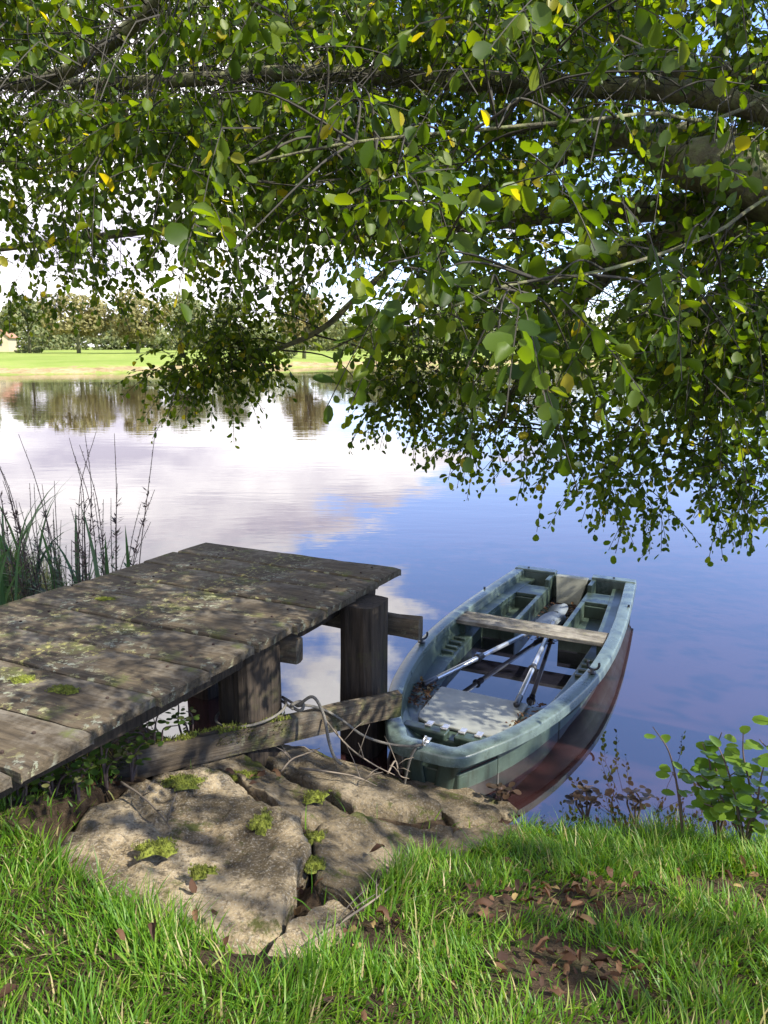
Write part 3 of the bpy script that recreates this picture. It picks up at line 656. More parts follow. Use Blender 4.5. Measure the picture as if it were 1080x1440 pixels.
# inner liner walls, floor
secs = []
lin = lambda s: [(tin(s)+.004, sheer(s)-.02), (tin(s)-.012, sheer(s)-.06), (tin(s)-.03, .16), (tin(s)-.045, .08), (tin(s)-.07, -.03)]
for s in SS[::-1]: secs.append([(s if s > .08 else .08, y if s > .08 else y*.97, z) for y, z in lin(s)])
for f in (.5, 0, -.5): secs.append([(.082+.04*k/4, y*f, z) for k, (y, z) in enumerate(lin(.06))])
for s in SS: secs.append([(s if s > .08 else .08, -y if s > .08 else -y*.97, z) for y, z in lin(s)])
V, F = skin(secs); mb = MB(); mb.add(V, [f[::-1] for f in F]); mb.build('liner', M['liner'], boat, True)
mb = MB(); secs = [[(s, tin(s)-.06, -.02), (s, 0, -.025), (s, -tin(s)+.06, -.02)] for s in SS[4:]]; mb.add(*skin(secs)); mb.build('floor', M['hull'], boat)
# bow: well, hinge bar, deck and hatch
loft('bow_deck', .34, .93, lambda s: tin(s)-.018, lambda s: -tin(s)+.018, .02, .185, M['liner'])
loft('bow_well', .10, .335, lambda s: tin(s)-.016, lambda s: -tin(s)+.016, .02, .155, M['liner'])
for a, b in ((.27, .015), (-.03, -.27)):
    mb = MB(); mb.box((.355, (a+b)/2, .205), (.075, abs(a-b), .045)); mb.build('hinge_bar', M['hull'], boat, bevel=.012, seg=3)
for y in (.13, .04, -.06, -.15):
    mb = MB(); mb.box((.385, y, .232), (.06, .034, .008)); mb.tube([(.36, y-.018, .236), (.36, y+.018, .236)], .008, 8); mb.build('hinge', M['steel'], boat, bevel=.002)
def hatch():
    c = [(.44, .17), (.47, .235), (.53, .255), (.89, .27), (.90, .262), (.90, -.262), (.89, -.27), (.53, -.255), (.47, -.235), (.44, -.17)]
    V = [(x, y, .190) for x, y in c]+[(x, y, .208) for x, y in c]; n = len(c); F = [tuple(range(n)), tuple(range(2*n-1, n-1, -1))]+[(i, i+n, (i+1) % n+n, (i+1) % n) for i in range(n)]
    mb = MB(); mb.add(V, F); mb.build('hatch', M['hatch'], boat, bevel=.006)
hatch()
# side ledges with moulded foot ribs
for sg in (1, -1):
    loft('side_ledge', .935, 2.06, lambda s: sg*(tin(s)-.016), lambda s: sg*(tin(s)-.115-.02*math.sin(min(1, (s-.93)/1.1)*3.14)), -.01, lambda s: .165+.02*(s-.93), M['liner'])
    for k in range(4):
        s = 1.47+k*.085; mb = MB(); mb.box((s, sg*(tin(s)-.07), .165+.02*(s-.93)+.008), (.03, .085, .024), Matrix.Rotation(-.05*sg, 3, 'Z')); mb.build('foot_rib', M['liner'], boat, bevel=.006)
# thwart plank on its two ends
def thwart():
    V = []; F = []; n = 20
    for j in range(n+1):
        y = .545-1.09*j/n
        for i, (x, z) in enumerate(((-.105, .262), (.105, .262), (.105, .29), (-.105, .29))):
            V.append((x+.006*noise.noise((y*3, i, 0)), y, z+.004*noise.noise((y*4, x*9, 2))))
    for j in range(n):
        for k in range(4): F.append((j*4+k, j*4+(k+1) % 4, (j+1)*4+(k+1) % 4, (j+1)*4+k))
    F.append((3, 2, 1, 0)); F.append((n*4, n*4+1, n*4+2, n*4+3)); mb = MB(); mb.add(V, F); o = mb.build('thwart', M['thwart'], boat, bevel=.004); o.location = (1.92, 0, 0)
    for sg in (1, -1):
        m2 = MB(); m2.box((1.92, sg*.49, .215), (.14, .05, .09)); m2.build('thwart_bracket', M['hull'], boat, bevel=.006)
thwart()
# stern benches: flange, cross strip, rear strip and inner wall round two openings on each side
for sg in (1, -1):
    mb = MB(); zt, zb = .235, .205; inn = .16
    a = lambda s: sg*(tin(s)-.012); b = lambda s: sg*(tin(s)-.10)
    loft('', 2.08, 3.235, a, b, zb, zt, None, 12, 0, mb)
    loft('', 2.80, 3.05, lambda s: sg*(tin(s)-.10), lambda s: sg*inn, zb, zt-.001, None, 3, 0, mb)
    loft('', 2.08, 2.80, lambda s: sg*(inn+.035), lambda s: sg*inn, -.01, zt-.002, None, 3, 0, mb)
    loft('', 2.80, 3.235, lambda s: sg*(inn+.035), lambda s: sg*inn, -.01, zb-.001 , None, 3, 0, mb)
    loft('', 3.05, 3.235, lambda s: sg*(inn+.035), lambda s: sg*inn, zb+.001, sheer(3)-.005, None, 3, 0, mb)
    loft('', 3.05, 3.07, lambda s: sg*(tin(s)-.10), lambda s: sg*(inn+.035), .05, zb-.001, None, 2, 0, mb)
    loft('', 2.78, 2.80, lambda s: sg*(tin(s)-.02), lambda s: sg*(inn+.035), -.01, zb-.001, None, 2, 0, mb)
    loft('', 2.10, 2.78, lambda s: sg*(tin(s)-.10), lambda s: sg*(inn+.035), .10, .108, None, 4, 0, mb)
    loft('', 2.06, 2.078, lambda s: sg*(tin(s)-.02), lambda s: sg*inn, -.01, zt-.004, None, 2, 0, mb)
    loft('', 3.07, 3.235, lambda s: sg*(tin(s)-.10), lambda s: sg*(inn+.035), .08, .11, None, 2, 0, mb)
    loft('', 2.08, 2.78, lambda s: sg*(tin(s)-.085), lambda s: sg*(tin(s)-.10), -.01, zb-.001, None, 6, 0, mb)
    o = mb.build('stern_bench', M['liner'], boat, False)
    bm = bmesh.new(); bm.from_mesh(o.data); bmesh.ops.remove_doubles(bm, verts=bm.verts, dist=1e-6); bmesh.ops.recalc_face_normals(bm, faces=bm.faces); bm.to_mesh(o.data); bm.free()
    bv = o.modifiers.new('bevel', 'BEVEL'); bv.width = .007; bv.segments = 2; bv.limit_method = 'ANGLE'; bv.angle_limit = R(50)
# stern: inner transom, rail with a dip for the motor board
loft('transom', 3.24, 3.315, lambda s: rb(s)-.03, lambda s: -rb(s)+.03, -.05, .285, M['rim'])
for sg in (1, -1): loft('stern_rail', 3.232, 3.326, lambda s: sg*(rb(s)-.004), lambda s: sg*.155, .286, .314, M['rim'])
mb = MB(); V = [(3.18, .135, .30), (3.18, -.135, .30), (3.06, -.095, .10), (3.06, .095, .10)]; V2 = [(x+.05, y, z+.004) for x, y, z in V]
mb.add(V+V2, [(3, 2, 1, 0), (4, 5, 6, 7), (0, 1, 5, 4), (1, 2, 6, 5), (2, 3, 7, 6), (3, 0, 4, 7)]); mb.build('motor_board', M['board'], boat, bevel=.006)
def oarlock(y, rz):
    mb = MB(); mb.tube([(0, 0, -.03), (0, 0, .02)], .012, 8); mb.tube([(0, 0, -.002), (0, 0, .004)], .026, 12)
    U_ = [(-.034*math.cos(t), 0, .052-.034*math.sin(t)) for t in np.linspace(-.5, math.pi+.5, 14)]
    mb.tube(U_, .0075, 8); o = mb.build('oarlock', M['black'], boat, True); o.location = (1.25, y, sheer(1.25)+.016); o.rotation_euler = (0, R(6), rz)
oarlock(rb(1.25)-.04, R(-50)); oarlock(-rb(1.25)+.04, R(-85))
mb = MB(); mb.tube([(.01+.022*math.cos(t), .0, .345+.022*math.sin(t)) for t in np.linspace(0, 6.283, 15)], .005, 6, False); mb.box((.035, 0, .338), (.05, .03, .006)); mb.build('mooring_ring', M['steel'], boat, True)
for s, y in ((.46, .0),(2.55, .56), (2.6, -.555), (3.28, .4), (3.28, -.33)):
    mb = MB(); mb.tube([(s, y, .30), (s, y, sheer(s)+.022)], .009, 8); 
    if s > 1: mb.build('bolt', M['black'], boat)
# rain water standing in the boat
mb = MB(); zz = .098; pts = [(s, tin(s)-.04) for s in np.linspace(.94, 3.22, 24)]
V = [(s, y, zz) for s, y in pts]+[(s, -y, zz) for s, y in pts]; n = len(pts); mb.add(V, [(i, i+n, i+n+1, i+1) for i in range(n-1)])
o = mb.build('rainwater', M['bilge'], None); o.location = BO; o.rotation_euler = (0, 0, BANG); tag(o, 'still dark rainwater standing in the bottom of the rowing boat', 'water', None, 'stuff')
mb = MB(); pts = [(s, tin(s)-.02) for s in np.linspace(.12, .33, 8)]; V = [(s, y, .160) for s, y in pts]+[(s, -y, .160) for s, y in pts]; n = len(pts); mb.add(V, [(i, i+n, i+n+1, i+1) for i in range(n-1)])
o = mb.build('rain_puddle', m_water('puddle', (0.11, .05, .04), 0, 1.33), None); o.location = BO; o.rotation_euler = (0, 0, BANG); tag(o, 'shallow reddish puddle in the well at the bow of the boat', 'water', None, 'stuff')
def B2W(s, y, z): v = Matrix.Rotation(BANG, 3, 'Z') @ Vector((s, y, z)); return BO+v
# oars
def oar(hp, bp, label, twist, grip_lift=0):
    a = B2W(*hp); b = B2W(*bp); d = (b-a); ln = d.length; root = empty('oar', a); root.rotation_euler = d.to_track_quat('X', 'Z').to_euler(); tag(root, label, 'oar', 'pair of oars in the boat')
    mb = MB(); mb.tube([(-.01, 0, 0), (0, 0, 0), (.06, 0, 0), (.115, 0, 0), (.12, 0, 0)], [.014, .0185, .0175, .019, .016], 14); mb.build('grip', M['black'], root, True)
    mb = MB(); mb.tube([(.11, 0, 0), (ln-.40, 0, 0)], .0158, 14); mb.build('shaft', M['alu'], root, True)
    mb = MB(); mb.tube([(.58, 0, 0), (.585, 0, 0), (.592, 0, 0), (.598, 0, 0), (.65, 0, 0), (.655, 0, 0)], [.0165, .030, .030, .0205, .0205, .0165], 16); mb.build('collar', M['black'], root, True)
    V = []; F = []; n = 14
    for i in range(n+1):
        t = i/n; w = float(np.interp(t, [0, .12, .35, .7, .9, 1], [.017, .03, .068, .082, .07, .035])); x = ln-.44+.46*t; th = .016*(1-t)+.004; cur = .02*t*t
        V += [(x, w, cur+.012*t), (x, 0, cur+th), (x, -w, cur+.012*t), (x, 0, cur-th*.5)]
    for i in range(n):
        for k in range(4): F.append((i*4+k, i*4+(k+1) % 4, (i+1)*4+(k+1) % 4, (i+1)*4+k))
    F += [(3, 2, 1, 0), (n*4, n*4+1, n*4+2, n*4+3)]
    mb = MB(); mb.add(V, F); o = mb.build('blade', M['blade'], root, True); o.rotation_euler = (twist, 0, 0)
oar((.87, .365, .212), (2.60, -.04, .14), 'aluminium oar on the jetty side, its grip among leaf litter left of the hatch', .3)
oar((.80, -.225, .236), (2.86, .015, .13), 'aluminium oar with grip beside the hatch and grey blade in the stern channel', -.2)

# mooring rope: bow ring to brace and round the post
def W(px, py, y): return at_y(px, py, y)
ring = B2W(-.005, 0, .335)
rope1 = [ring, ring+Vector((-.06, .0, -.01)), W(545, 1046, 3.42), W(510, 1034, 3.43), W(480, 1012, 3.45), W(455, 998, 3.42), W(432, 992, 3.38), W(418, 993, 3.33)]
mb = MB(); mb.tube(smooth_path(rope1, 8), .0065, 7)
kn = W(418, 993, 3.33); mb.tube([kn+Vector((.022*math.cos(t)*1.3, .012*math.sin(2*t), .02*math.sin(t))) for t in np.linspace(0, 12.2, 40)], .008, 6)
pc = Vector((-0.63, 3.37, 0)); lp = []
for t in np.linspace(-.6, 5.4, 22): lp.append(Vector((pc.x+.165*math.cos(t), pc.y-.165*math.sin(t)*1.0, .52+.03*math.cos(t*.9))))
mb.tube(smooth_path([kn]+lp+[kn+Vector((-.02, -.01, -.01))], 3), .0065, 7)
mb.tube(smooth_path([kn, W(440, 980, 3.30), W(455, 1005, 3.27), W(462, 1040, 3.24), W(470, 1064, 3.22), W(480, 1075, 3.2)], 6), .0075, 7)
o = mb.build('mooring_rope', M['rope'], None, True); tag(o, 'grey mooring rope looped round a jetty post and tied to the boat bow', 'rope')
mb = MB(); p = B2W(.0, .02, .25); mb.tube(smooth_path([B2W(-.012, .03, .33), B2W(-.03, .06, .25), B2W(-.03, .09, .1), B2W(-.02, .10, -.05)], 5), .007, 6); o = mb.build('rope_end', M['rope'], None, True); tag(o, 'short rope end hanging from the boat bow into the water', 'rope')

# ---------------------------------------------------------------- leaves: templates
LV = [(0, 0, 0), (0, .34, -.03), (0, .7, -.04), (0, 1, 0), (.27, .22, .05), (.40, .58, .06), (.26, .90, .03), (-.27, .22, .05), (-.40, .58, .06), (-.26, .90, .03)]
LF = [(0, 4, 1), (1, 4, 5, 2), (2, 5, 6, 3), (0, 1, 7), (1, 2, 8, 7), (2, 3, 9, 8)]
DLV = [(0, 0, 0), (0, .34, .06), (0, .7, .1), (0, 1, .05), (.2, .25, .14), (.27, .6, .22), (.14, .88, .2), (-.22, .22, .1), (-.28, .55, .2), (-.16, .9, .16)]
def mesh_of(name, V, F, mat, smooth=True):
    me = bpy.data.meshes.new(name); me.from_pydata(V, [], F); me.update(); me.materials.append(mat)
    if smooth: me.polygons.foreach_set('use_smooth', [True]*len(F))
    return me
def m4(Mx, p): 
    m = Matrix([[Mx[i][j] for j in range(3)]+[p[i]] for i in range(3)]+[[0, 0, 0, 1]]); return m

# ---------------------------------------------------------------- the alder
tree = empty('alder_tree', (3.35, 2.9, 0.3)); tag(tree, 'big alder tree on the bank, its leafy branches hanging over the water', 'tree')
TO = Vector(tree.location)
TR = [Vector(p) for p in ((3.35, 2.9, .2), (3.3, 2.95, 1.2), (3.15, 3.05, 2.2), (3.05, 3.1, 3.2), (2.95, 3.1, 4.4), (2.9, 3.0, 6.0), (2.95, 2.8, 7.5))]
def rough_tube(name, pts, rad, n, seed, amp=.12):
    P = smooth_path(pts, 6); rr = np.interp(np.linspace(0, 1, len(P)), np.linspace(0, 1, len(rad)), rad); mb = MB(); mb.tube(P, list(rr), n)
    V = []
    for i, v in enumerate(mb.v):
        k = min(i//n, len(P)-1); c = P[k]; d = np.array(v)-c; q = (v[0]*7, v[1]*7, v[2]*7+seed)
        V.append(tuple(c+d*(1+amp*noise.noise(q)+amp*.6*noise.noise((q[0]*3, q[1]*3, q[2]*3)))-np.array(TO)))
    mb.v = V; return mb.build(name, M['bark'], tree, True), P
rough_tube('trunk', TR, [.34, .27, .24, .22, .17, .12, .06], 18, 1)
LIMBS = []
def limb(spec, rad, seed, trunk=None, name='limb'):
    pts = ([TR[trunk]] if trunk is not None else [])+[W(px, py, y) for px, py, y in spec]
    o, P = rough_tube(name, pts, rad, 12 if max(rad) > .05 else 8, seed, .14); LIMBS.append((np.array(P), np.interp(np.linspace(0, 1, len(P)), np.linspace(0, 1, len(rad)), rad)))
limb([(1250, 200, 3.5), (1080, 155, 3.7), (950, 128, 3.8), (830, 122, 3.9), (600, 112, 4.1), (430, 102, 4.3), (300, 110, 4.5), (150, 118, 4.7), (0, 118, 4.9), (-150, 110, 5.1)], [.11, .075, .06, .052, .047, .043, .04, .036, .034, .03, .026], 2, 4)
limb([(20, 120, 4.85), (90, 102, 4.6), (140, 72, 4.45), (190, 32, 4.3), (235, -15, 4.1), (300, -120, 3.8)], [.034, .036, .037, .036, .034, .03], 3)
limb([(1250, 290, 3.3), (1110, 268, 3.4), (1010, 235, 3.5), (945, 222, 3.65), (880, 190, 3.9), (800, 170, 4.3), (700, 190, 4.9)], [.2, .17, .15, .125, .085, .045, .035, .02], 4, 3)
limb([(1250, 350, 3.3), (1100, 325, 3.5), (990, 322, 3.8), (900, 350, 4.1), (800, 382, 4.5), (700, 410, 5.0), (600, 430, 5.4)], [.15, .1, .085, .075, .06, .05, .035, .02], 5, 3)
limb([(1250, 180, 3.6), (1100, 110, 3.8), (980, 105, 4.0), (900, 95, 4.2), (868, 0, 4.4), (850, -120, 4.5)], [.13, .09, .06, .055, .05, .045, .03], 6, 4)
limb([(1200, 230, 3.8), (1000, 190, 4.2), (850, 200, 4.6), (700, 260, 5.0), (560, 320, 5.3), (430, 335, 5.5), (350, 262, 5.4), (250, 180, 5.4)], [.1, .07, .06, .05, .042, .036, .03, .025, .015], 7, 4)
limb([(1000, 290, 3.9), (800, 300, 4.5), (600, 318, 5.1), (400, 300, 5.5), (200, 325, 5.8), (0, 350, 6.1), (-120, 360, 6.3)], [.07, .055, .045, .036, .03, .026, .022, .015], 8)
limb([(800, 130, 3.95), (700, 60, 4.3), (640, 20, 4.5), (540, 70, 4.8), (430, 35, 4.9), (340, -10, 4.9), (240, -80, 4.9)], [.045, .04, .035, .034, .03, .026, .02], 9)
limb([(560, 330, 5.25), (420, 200, 5.5), (250, 215, 5.7), (110, 215, 5.9), (-40, 235, 6.1)], [.03, .028, .024, .02, .014], 10)
limb([(1250, 400, 3.2), (1120, 400, 3.4), (1050, 450, 3.6), (1000, 540, 3.8), (960, 620, 3.9)], [.1, .06, .04, .03, .02, .01], 11, 3)
limb([(900, 350, 4.1), (800, 440, 4.2), (740, 520, 4.2), (700, 600, 4.2)], [.04, .028, .02, .01], 12)
limb([(600, 330, 5.0), (500, 420, 4.9), (440, 470, 4.8), (330, 510, 4.8), (240, 540, 4.8)], [.026, .02, .016, .012, .008], 13)
limb([(1150, 250, 3.2), (1000, 330, 2.8), (850, 380, 2.5), (720, 400, 2.25), (640, 430, 2.1)], [.012, .007, .006, .005, .004], 14, 3)
limb([(1100, 120, 3.3), (900, 160, 2.9), (700, 180, 2.7), (500, 200, 2.6), (350, 230, 2.6)], [.012, .008, .007, .006, .005, .004], 15, 4)
LP = np.concatenate([l[0] for l in LIMBS])

CL = []      # clusters: centre, radius, sprays, leaf length
def bottom(px): return float(np.interp(px, [-120, 0, 130, 170, 260, 390, 420, 480, 560, 640, 760, 900, 1000, 1200], [370, 370, 375, 385, 400, 370, 345, 370, 500, 530, 590, 630, 660, 670]))
for (px, py, y, r, n, ll) in [(262, 528, 4.7, .14, 20, .055), (312, 512, 4.7, .17, 28, .055), (300, 545, 4.7, .12, 14, .055), (330, 470, 4.7, .17, 20, .055), (362, 512, 4.8, .11, 14, .055), (266, 572, 4.7, .07, 5, .05), (235, 545, 4.8, .08, 6, .05), (385, 535, 4.8, .06, 4, .05),
        (565, 565, 4.3, .13, 20, .055), (605, 545, 4.2, .16, 24, .055), (575, 505, 4.4, .16, 18, .055), (525, 588, 4.4, .07, 7, .05), (585, 612, 4.3, .06, 5, .05), (645, 560, 4.1, .15, 16, .055),
        (430, 375, 5.2, .28, 18, .055), (330, 385, 5.2, .28, 18, .055), (405, 425, 5.0, .17, 10, .055), (250, 360, 5.4, .25, 12, .055), (705, 610, 4.1, .2, 16, .055), (740, 625, 4.0, .18, 12, .055), (790, 600, 4.0, .25, 20, .055), (680, 640, 4.1, .1, 5, .05),
        (850, 650, 3.9, .22, 16, .055), (890, 690, 3.9, .16, 10, .055), (915, 735, 3.9, .10, 7, .05), (840, 705, 4.0, .12, 6, .05), (920, 640, 3.8, .22, 16, .055),
        (990, 650, 3.7, .22, 14, .055), (1035, 690, 3.6, .2, 13, .055), (1058, 740, 3.6, .12, 8, .05), (1075, 660, 3.5, .22, 14, .055), (1000, 720, 3.7, .1, 5, .05),
        (60, 395, 5.4, .28, 14, .055), (20, 420, 5.6, .2, 8, .055), (120, 380, 5.2, .25, 14, .055), (190, 400, 5.2, .22, 12, .055), (90, 440, 5.4, .12, 4, .055),
        (690, 470, 2.0, .14, 6, .075), (640, 430, 2.0, .16, 7, .075), (700, 545, 2.1, .10, 4, .07), (655, 590, 2.3, .08, 3, .07), (600, 460, 2.1, .15, 6, .072), (770, 470, 2.2, .18, 7, .072), (495, 400, 2.3, .13, 5, .07), (330, 420, 2.3, .1, 4, .07), (540, 440, 2.2, .1, 4, .07),
        (880, 500, 2.5, .2, 8, .07), (800, 560, 2.5, .14, 6, .07), (960, 430, 2.4, .2, 8, .07), (430, 250, 2.5, .22, 9, .07), (560, 300, 2.3, .2, 9, .072), (700, 250, 2.3, .22, 9, .072), (830, 300, 2.3, .2, 8, .072), (300, 200, 2.6, .2, 8, .07), (180, 200, 2.8, .2, 7, .07), (460, 130, 2.5, .2, 8, .07), (240, 70, 2.7, .2, 6, .07), (690, 80, 2.4, .2, 8, .07), (900, 50, 2.3, .2, 7, .075), (980, 170, 2.4, .18, 6, .07), (1040, 560, 2.7, .2, 8, .065), (950, 560, 2.9, .22, 9, .062)]:
    CL.append((np.array(W(px, py-(70 if y < 3 else 22), y)), r, int(n*.5) if y < 3 else int(n*1.6), ll*.9))
rc = np.random.default_rng(21)
for k in range(420):
    px = rc.uniform(-130, 1210); py = rc.uniform(-190, bottom(px)-105); y = rc.uniform(2.8, 6.6)
    dens = noise.noise((px*.006, py*.006, y*.5))
    if dens < -.28: continue
    if px < 330 and py > 250 and rc.random() < .45: continue
    CL.append((np.array(W(px, py, y)), .34*y/4.5, 18, .054))
for k in range(90):       # the crown goes on beside the picture, round the trunk
    px = rc.uniform(1210, 1900) if k % 3 else rc.uniform(-420, -130); py = rc.uniform(-150, 330); y = rc.uniform(3.0, 6.2)
    CL.append((np.array(W(px, py, y)), .36*y/4.5, 15, .056))
def grow(CLs, seed, twigs):
    r = np.random.default_rng(seed); P = []; Y = []; Z = []; S = []; tw = MB()
    for c, rad, n, ll in CLs:
        for _ in range(n):
            o = c+r.normal(size=3)*rad*np.array([.62, .62, .5]); d = nrm((o-c)/max(rad, .01)*.7+r.normal(size=3)*.5+np.array([0, 0, -.55])); ln = r.uniform(.16, .36)*(ll/.058)
            side = nrm(np.cross(d, r.normal(size=3))); nl = int(ln/.026)+3; last = []
            for i in range(nl):
                t = (i+.6)/nl; p = o+d*ln*t+np.array([0, 0, -.06])*t*t; sd = side*(1 if i % 2 else -1)
                y = nrm(d*r.uniform(.1, .9)+sd*r.uniform(.5, 1)+r.normal(size=3)*.3+np.array([0, 0, -.5]))
                P.append(p+y*.012); Y.append(y); Z.append(nrm(np.array([.15, -.1, 1])+r.normal(size=3)*.55)); S.append(ll*r.uniform(.4, 1.3)*(1-.3*t))
                if i % 3 == 0 or i == nl-1: last.append(p)
            if twigs: tw.tube([c+(o-c)*.55, o]+last, [.0026, .0024]+[.0017]*len(last), 3, False)
    return np.array(P), np.array(Y), np.array(Z), np.array(S), tw
P, Y, Z, S, tw = grow(CL, 5, True)
Fm = frames(Y, Z)*S[:, None, None]*np.array([1.02, 1, 1])[None, None, :]
dist = np.linalg.norm(P-np.array([0, 0, CAM_H]), axis=1); keep = dist > 1.7
def clear_limb(P, limb_i, keep):
    # twigs do not grow across the bare underside of the long limb, so it stays in sight
    L_ = LIMBS[limb_i][0]; cam_ = np.array([0, 0, CAM_H]); Lv = L_-cam_; la = np.stack([Lv[:, 0]/Lv[:, 1], Lv[:, 2]/Lv[:, 1]], 1); Pv = P-cam_; pa = np.stack([Pv[:, 0]/Pv[:, 1], Pv[:, 2]/Pv[:, 1]], 1)
    for i in range(len(L_)-1):
        a, b = la[i], la[i+1]; ab = b-a; t = np.clip(((pa-a)@ab)/(ab@ab), 0, 1); dd = np.linalg.norm(pa-a-t[:, None]*ab, axis=1)
        keep &= ~((dd < .018) & (Pv[:, 1] < Lv[i, 1]+.05) & (rc.random(len(P)) < .4))
    return keep
for q in (0, 0, 1): keep = clear_limb(P, q, keep)
P, Fm, S, dist = P[keep], Fm[keep], S[keep], dist[keep]
# the leaves that show largest are objects of their own
v = P-np.array([0, 0, CAM_H]); dep = v[:, 1]*math.cos(PITCH)-v[:, 2]*math.sin(PITCH); upv = v[:, 1]*math.sin(PITCH)+v[:, 2]*math.cos(PITCH)
vis = (np.abs(v[:, 0]/dep*FPX) < 535) & (upv/dep*FPX < 715)
face = np.abs(np.einsum('ni,ni->n', nrm(Fm[:, :, 2]), nrm(v)))
score = np.where(vis, S/dep*(0.35+face), 0); big = np.argsort(-score)[:300]; rest = np.ones(len(P), bool); rest[big] = False
lm = [mesh_of('leaf', v_, LF, M['leaf']) for v_ in (LV, [(x*.86, y, z*2.2-.22*y*y) for x, y, z in LV], [(x*.7, y, z+.75*abs(x)-.05*y) for x, y, z in LV])]
for i in big:
    o = bpy.data.objects.new('leaf', lm[i % 3]); C.objects.link(o); o.parent = tree; o.matrix_local = m4(Fm[i], P[i]-np.array(TO))
LVS = [LV, [(x*.86, y, z*2.2-.22*y*y) for x, y, z in LV], [(x*.7, y, z+.75*abs(x)-.05*y) for x, y, z in LV]]   # flat, drooping and folded leaves
kindl = rc.integers(0, 3, len(P))
for q in range(3):
    sel = rest & (kindl == q); me = scatter_mesh('foliage', LVS[q], LF, Fm[sel], P[sel]-np.array(TO)); tag(link('foliage', me, M['leaf'], tree, True), kind='stuff')
tw.v = [tuple(np.array(q)-np.array(TO)) for q in tw.v]; tag(tw.build('twigs', M['twig'], tree), kind='stuff')
bb = MB(); rr = random.Random(3)
for c, rad, n, ll in CL:
    d = LP-c; dd = np.linalg.norm(d*np.array([1, 1, 1.15]), axis=1)+np.where(LP[:, 2] < c[2]-.2, .4, 0); cand = np.argsort(dd)[:14]; q = LP[cand[rr.randrange(14)]]
    L_ = np.linalg.norm(c-q)
    if L_ > (.75 if c[1] < 3 else 1.3): continue
    mid = (c+q)/2+np.array([rr.uniform(-.1, .1), rr.uniform(-.1, .1), .12])*min(1, L_)
    bb = MB(); bb.tube([tuple(np.array(x)-np.array(TO)) for x in smooth_path([q, mid, c], 5)], list(np.linspace(min(.007, .003+.004*L_), .002, 11)), 5, False); bb.build('branch', M['twig'], tree, True)
# the part of the crown above and beside the viewer, which shades the bank
CL2 = []; rs = np.random.default_rng(33)
SV = np.array(SUN)
for k in range(120):
    gx, gy = rs.uniform(-3.2, 4.2), rs.uniform(0.2, 8.0); hh = rs.uniform(3.4, 6.5); p = np.array([gx, gy, .3])+SV/SV[2]*hh
    if np.hypot(p[0]-3, p[1]-3) > 6.5: continue
    dn = noise.noise((gx*.75, gy*.75, 4.4))
    if dn < .02 or (gy < 2.8 and rs.random() < .8): continue
    CL2.append((p, .45, 13, .075))
for k in range(13):  # extra unseen clusters added on the sun line to dapple the stones
    gx, gy, hh = rs.uniform(-1.5, .8), rs.uniform(1.7, 3.4), rs.uniform(3.2, 5.5); CL2.append((np.array([gx, gy, .4])+SV/SV[2]*hh, .16, 5, .075))
P, Y, Z, S, tw = grow(CL2, 8, False); Fm = frames(Y, Z)*S[:, None, None]
me = scatter_mesh('upper_foliage', LV, LF, Fm, P-np.array(TO)); tag(link('upper_foliage', me, M['leaf'], tree, True), kind='stuff')
TP = np.array([np.array(t) for t in TR])
for k in range(14):
    c = CL2[k*len(CL2)//14][0]; q = TP[4]+(TP[6]-TP[4])*rr.random()
    bb = MB(); bb.tube([tuple(np.array(x)-np.array(TO)) for x in smooth_path([q, (q+c)/2+np.array([0, 0, .4]), c], 6)], list(np.linspace(.06, .012, 13)), 7, False); bb.build('limb', M['bark'], tree, True)
print('crown leaves', len(P), 'clusters', len(CL), len(CL2))

# ---------------------------------------------------------------- grass
BV = [(-.5, 0, 0), (.5, 0, 0), (-.42, .38, .03), (.42, .38, .03), (-.27, .72, .14), (.27, .72, .14), (0, 1, .3)]; BF = [(0, 1, 3, 2), (2, 3, 5, 4), (4, 5, 6)]
BARE = [(at_z(835, 1265, .42), .20, .14), (at_z(800, 1370, .5), .17, .13), (at_z(1060, 1235, .4), .24, .10), (at_z(700, 1290, .42), .09, .08), (at_z(520, 1330, .5), .12, .10), (at_z(350, 1370, .56), .12, .05), (at_z(130, 1120, .5), .22, .10)]
def bare(x, y):
    return min(((x-c.x)/a)**2+((y-c.y)/b)**2 for c, a, b in BARE)
boxes = [(min(p[0] for p in s), max(p[0] for p in s), min(p[1] for p in s), max(p[1] for p in s)) for s in STONES]
def on_stone(x, y):
    for bx, s in zip(boxes, STONES):
        if bx[0] < x < bx[1] and bx[2] < y < bx[3] and inside(s, x, y): return True
    return False
def gz_fast():
    xs = np.arange(-6, 5, .06); ys = np.arange(.5, 9.5, .06); Zg = np.array([[ground_z(x, y) for x in xs] for y in ys])
    Dg = np.array([[shore_dist(x, y) for x in xs] for y in ys])
    def f(x, y, G):
        i = np.clip((x-xs[0])/.06, 0, len(xs)-2); j = np.clip((y-ys[0])/.06, 0, len(ys)-2); a = i.astype(int); b = j.astype(int); u = i-a; w = j-b
        return G[b, a]*(1-u)*(1-w)+G[b, a+1]*u*(1-w)+G[b+1, a]*(1-u)*w+G[b+1, a+1]*u*w
    return lambda x, y: f(x, y, Zg), lambda x, y: f(x, y, Dg)
GZ, GD = gz_fast()
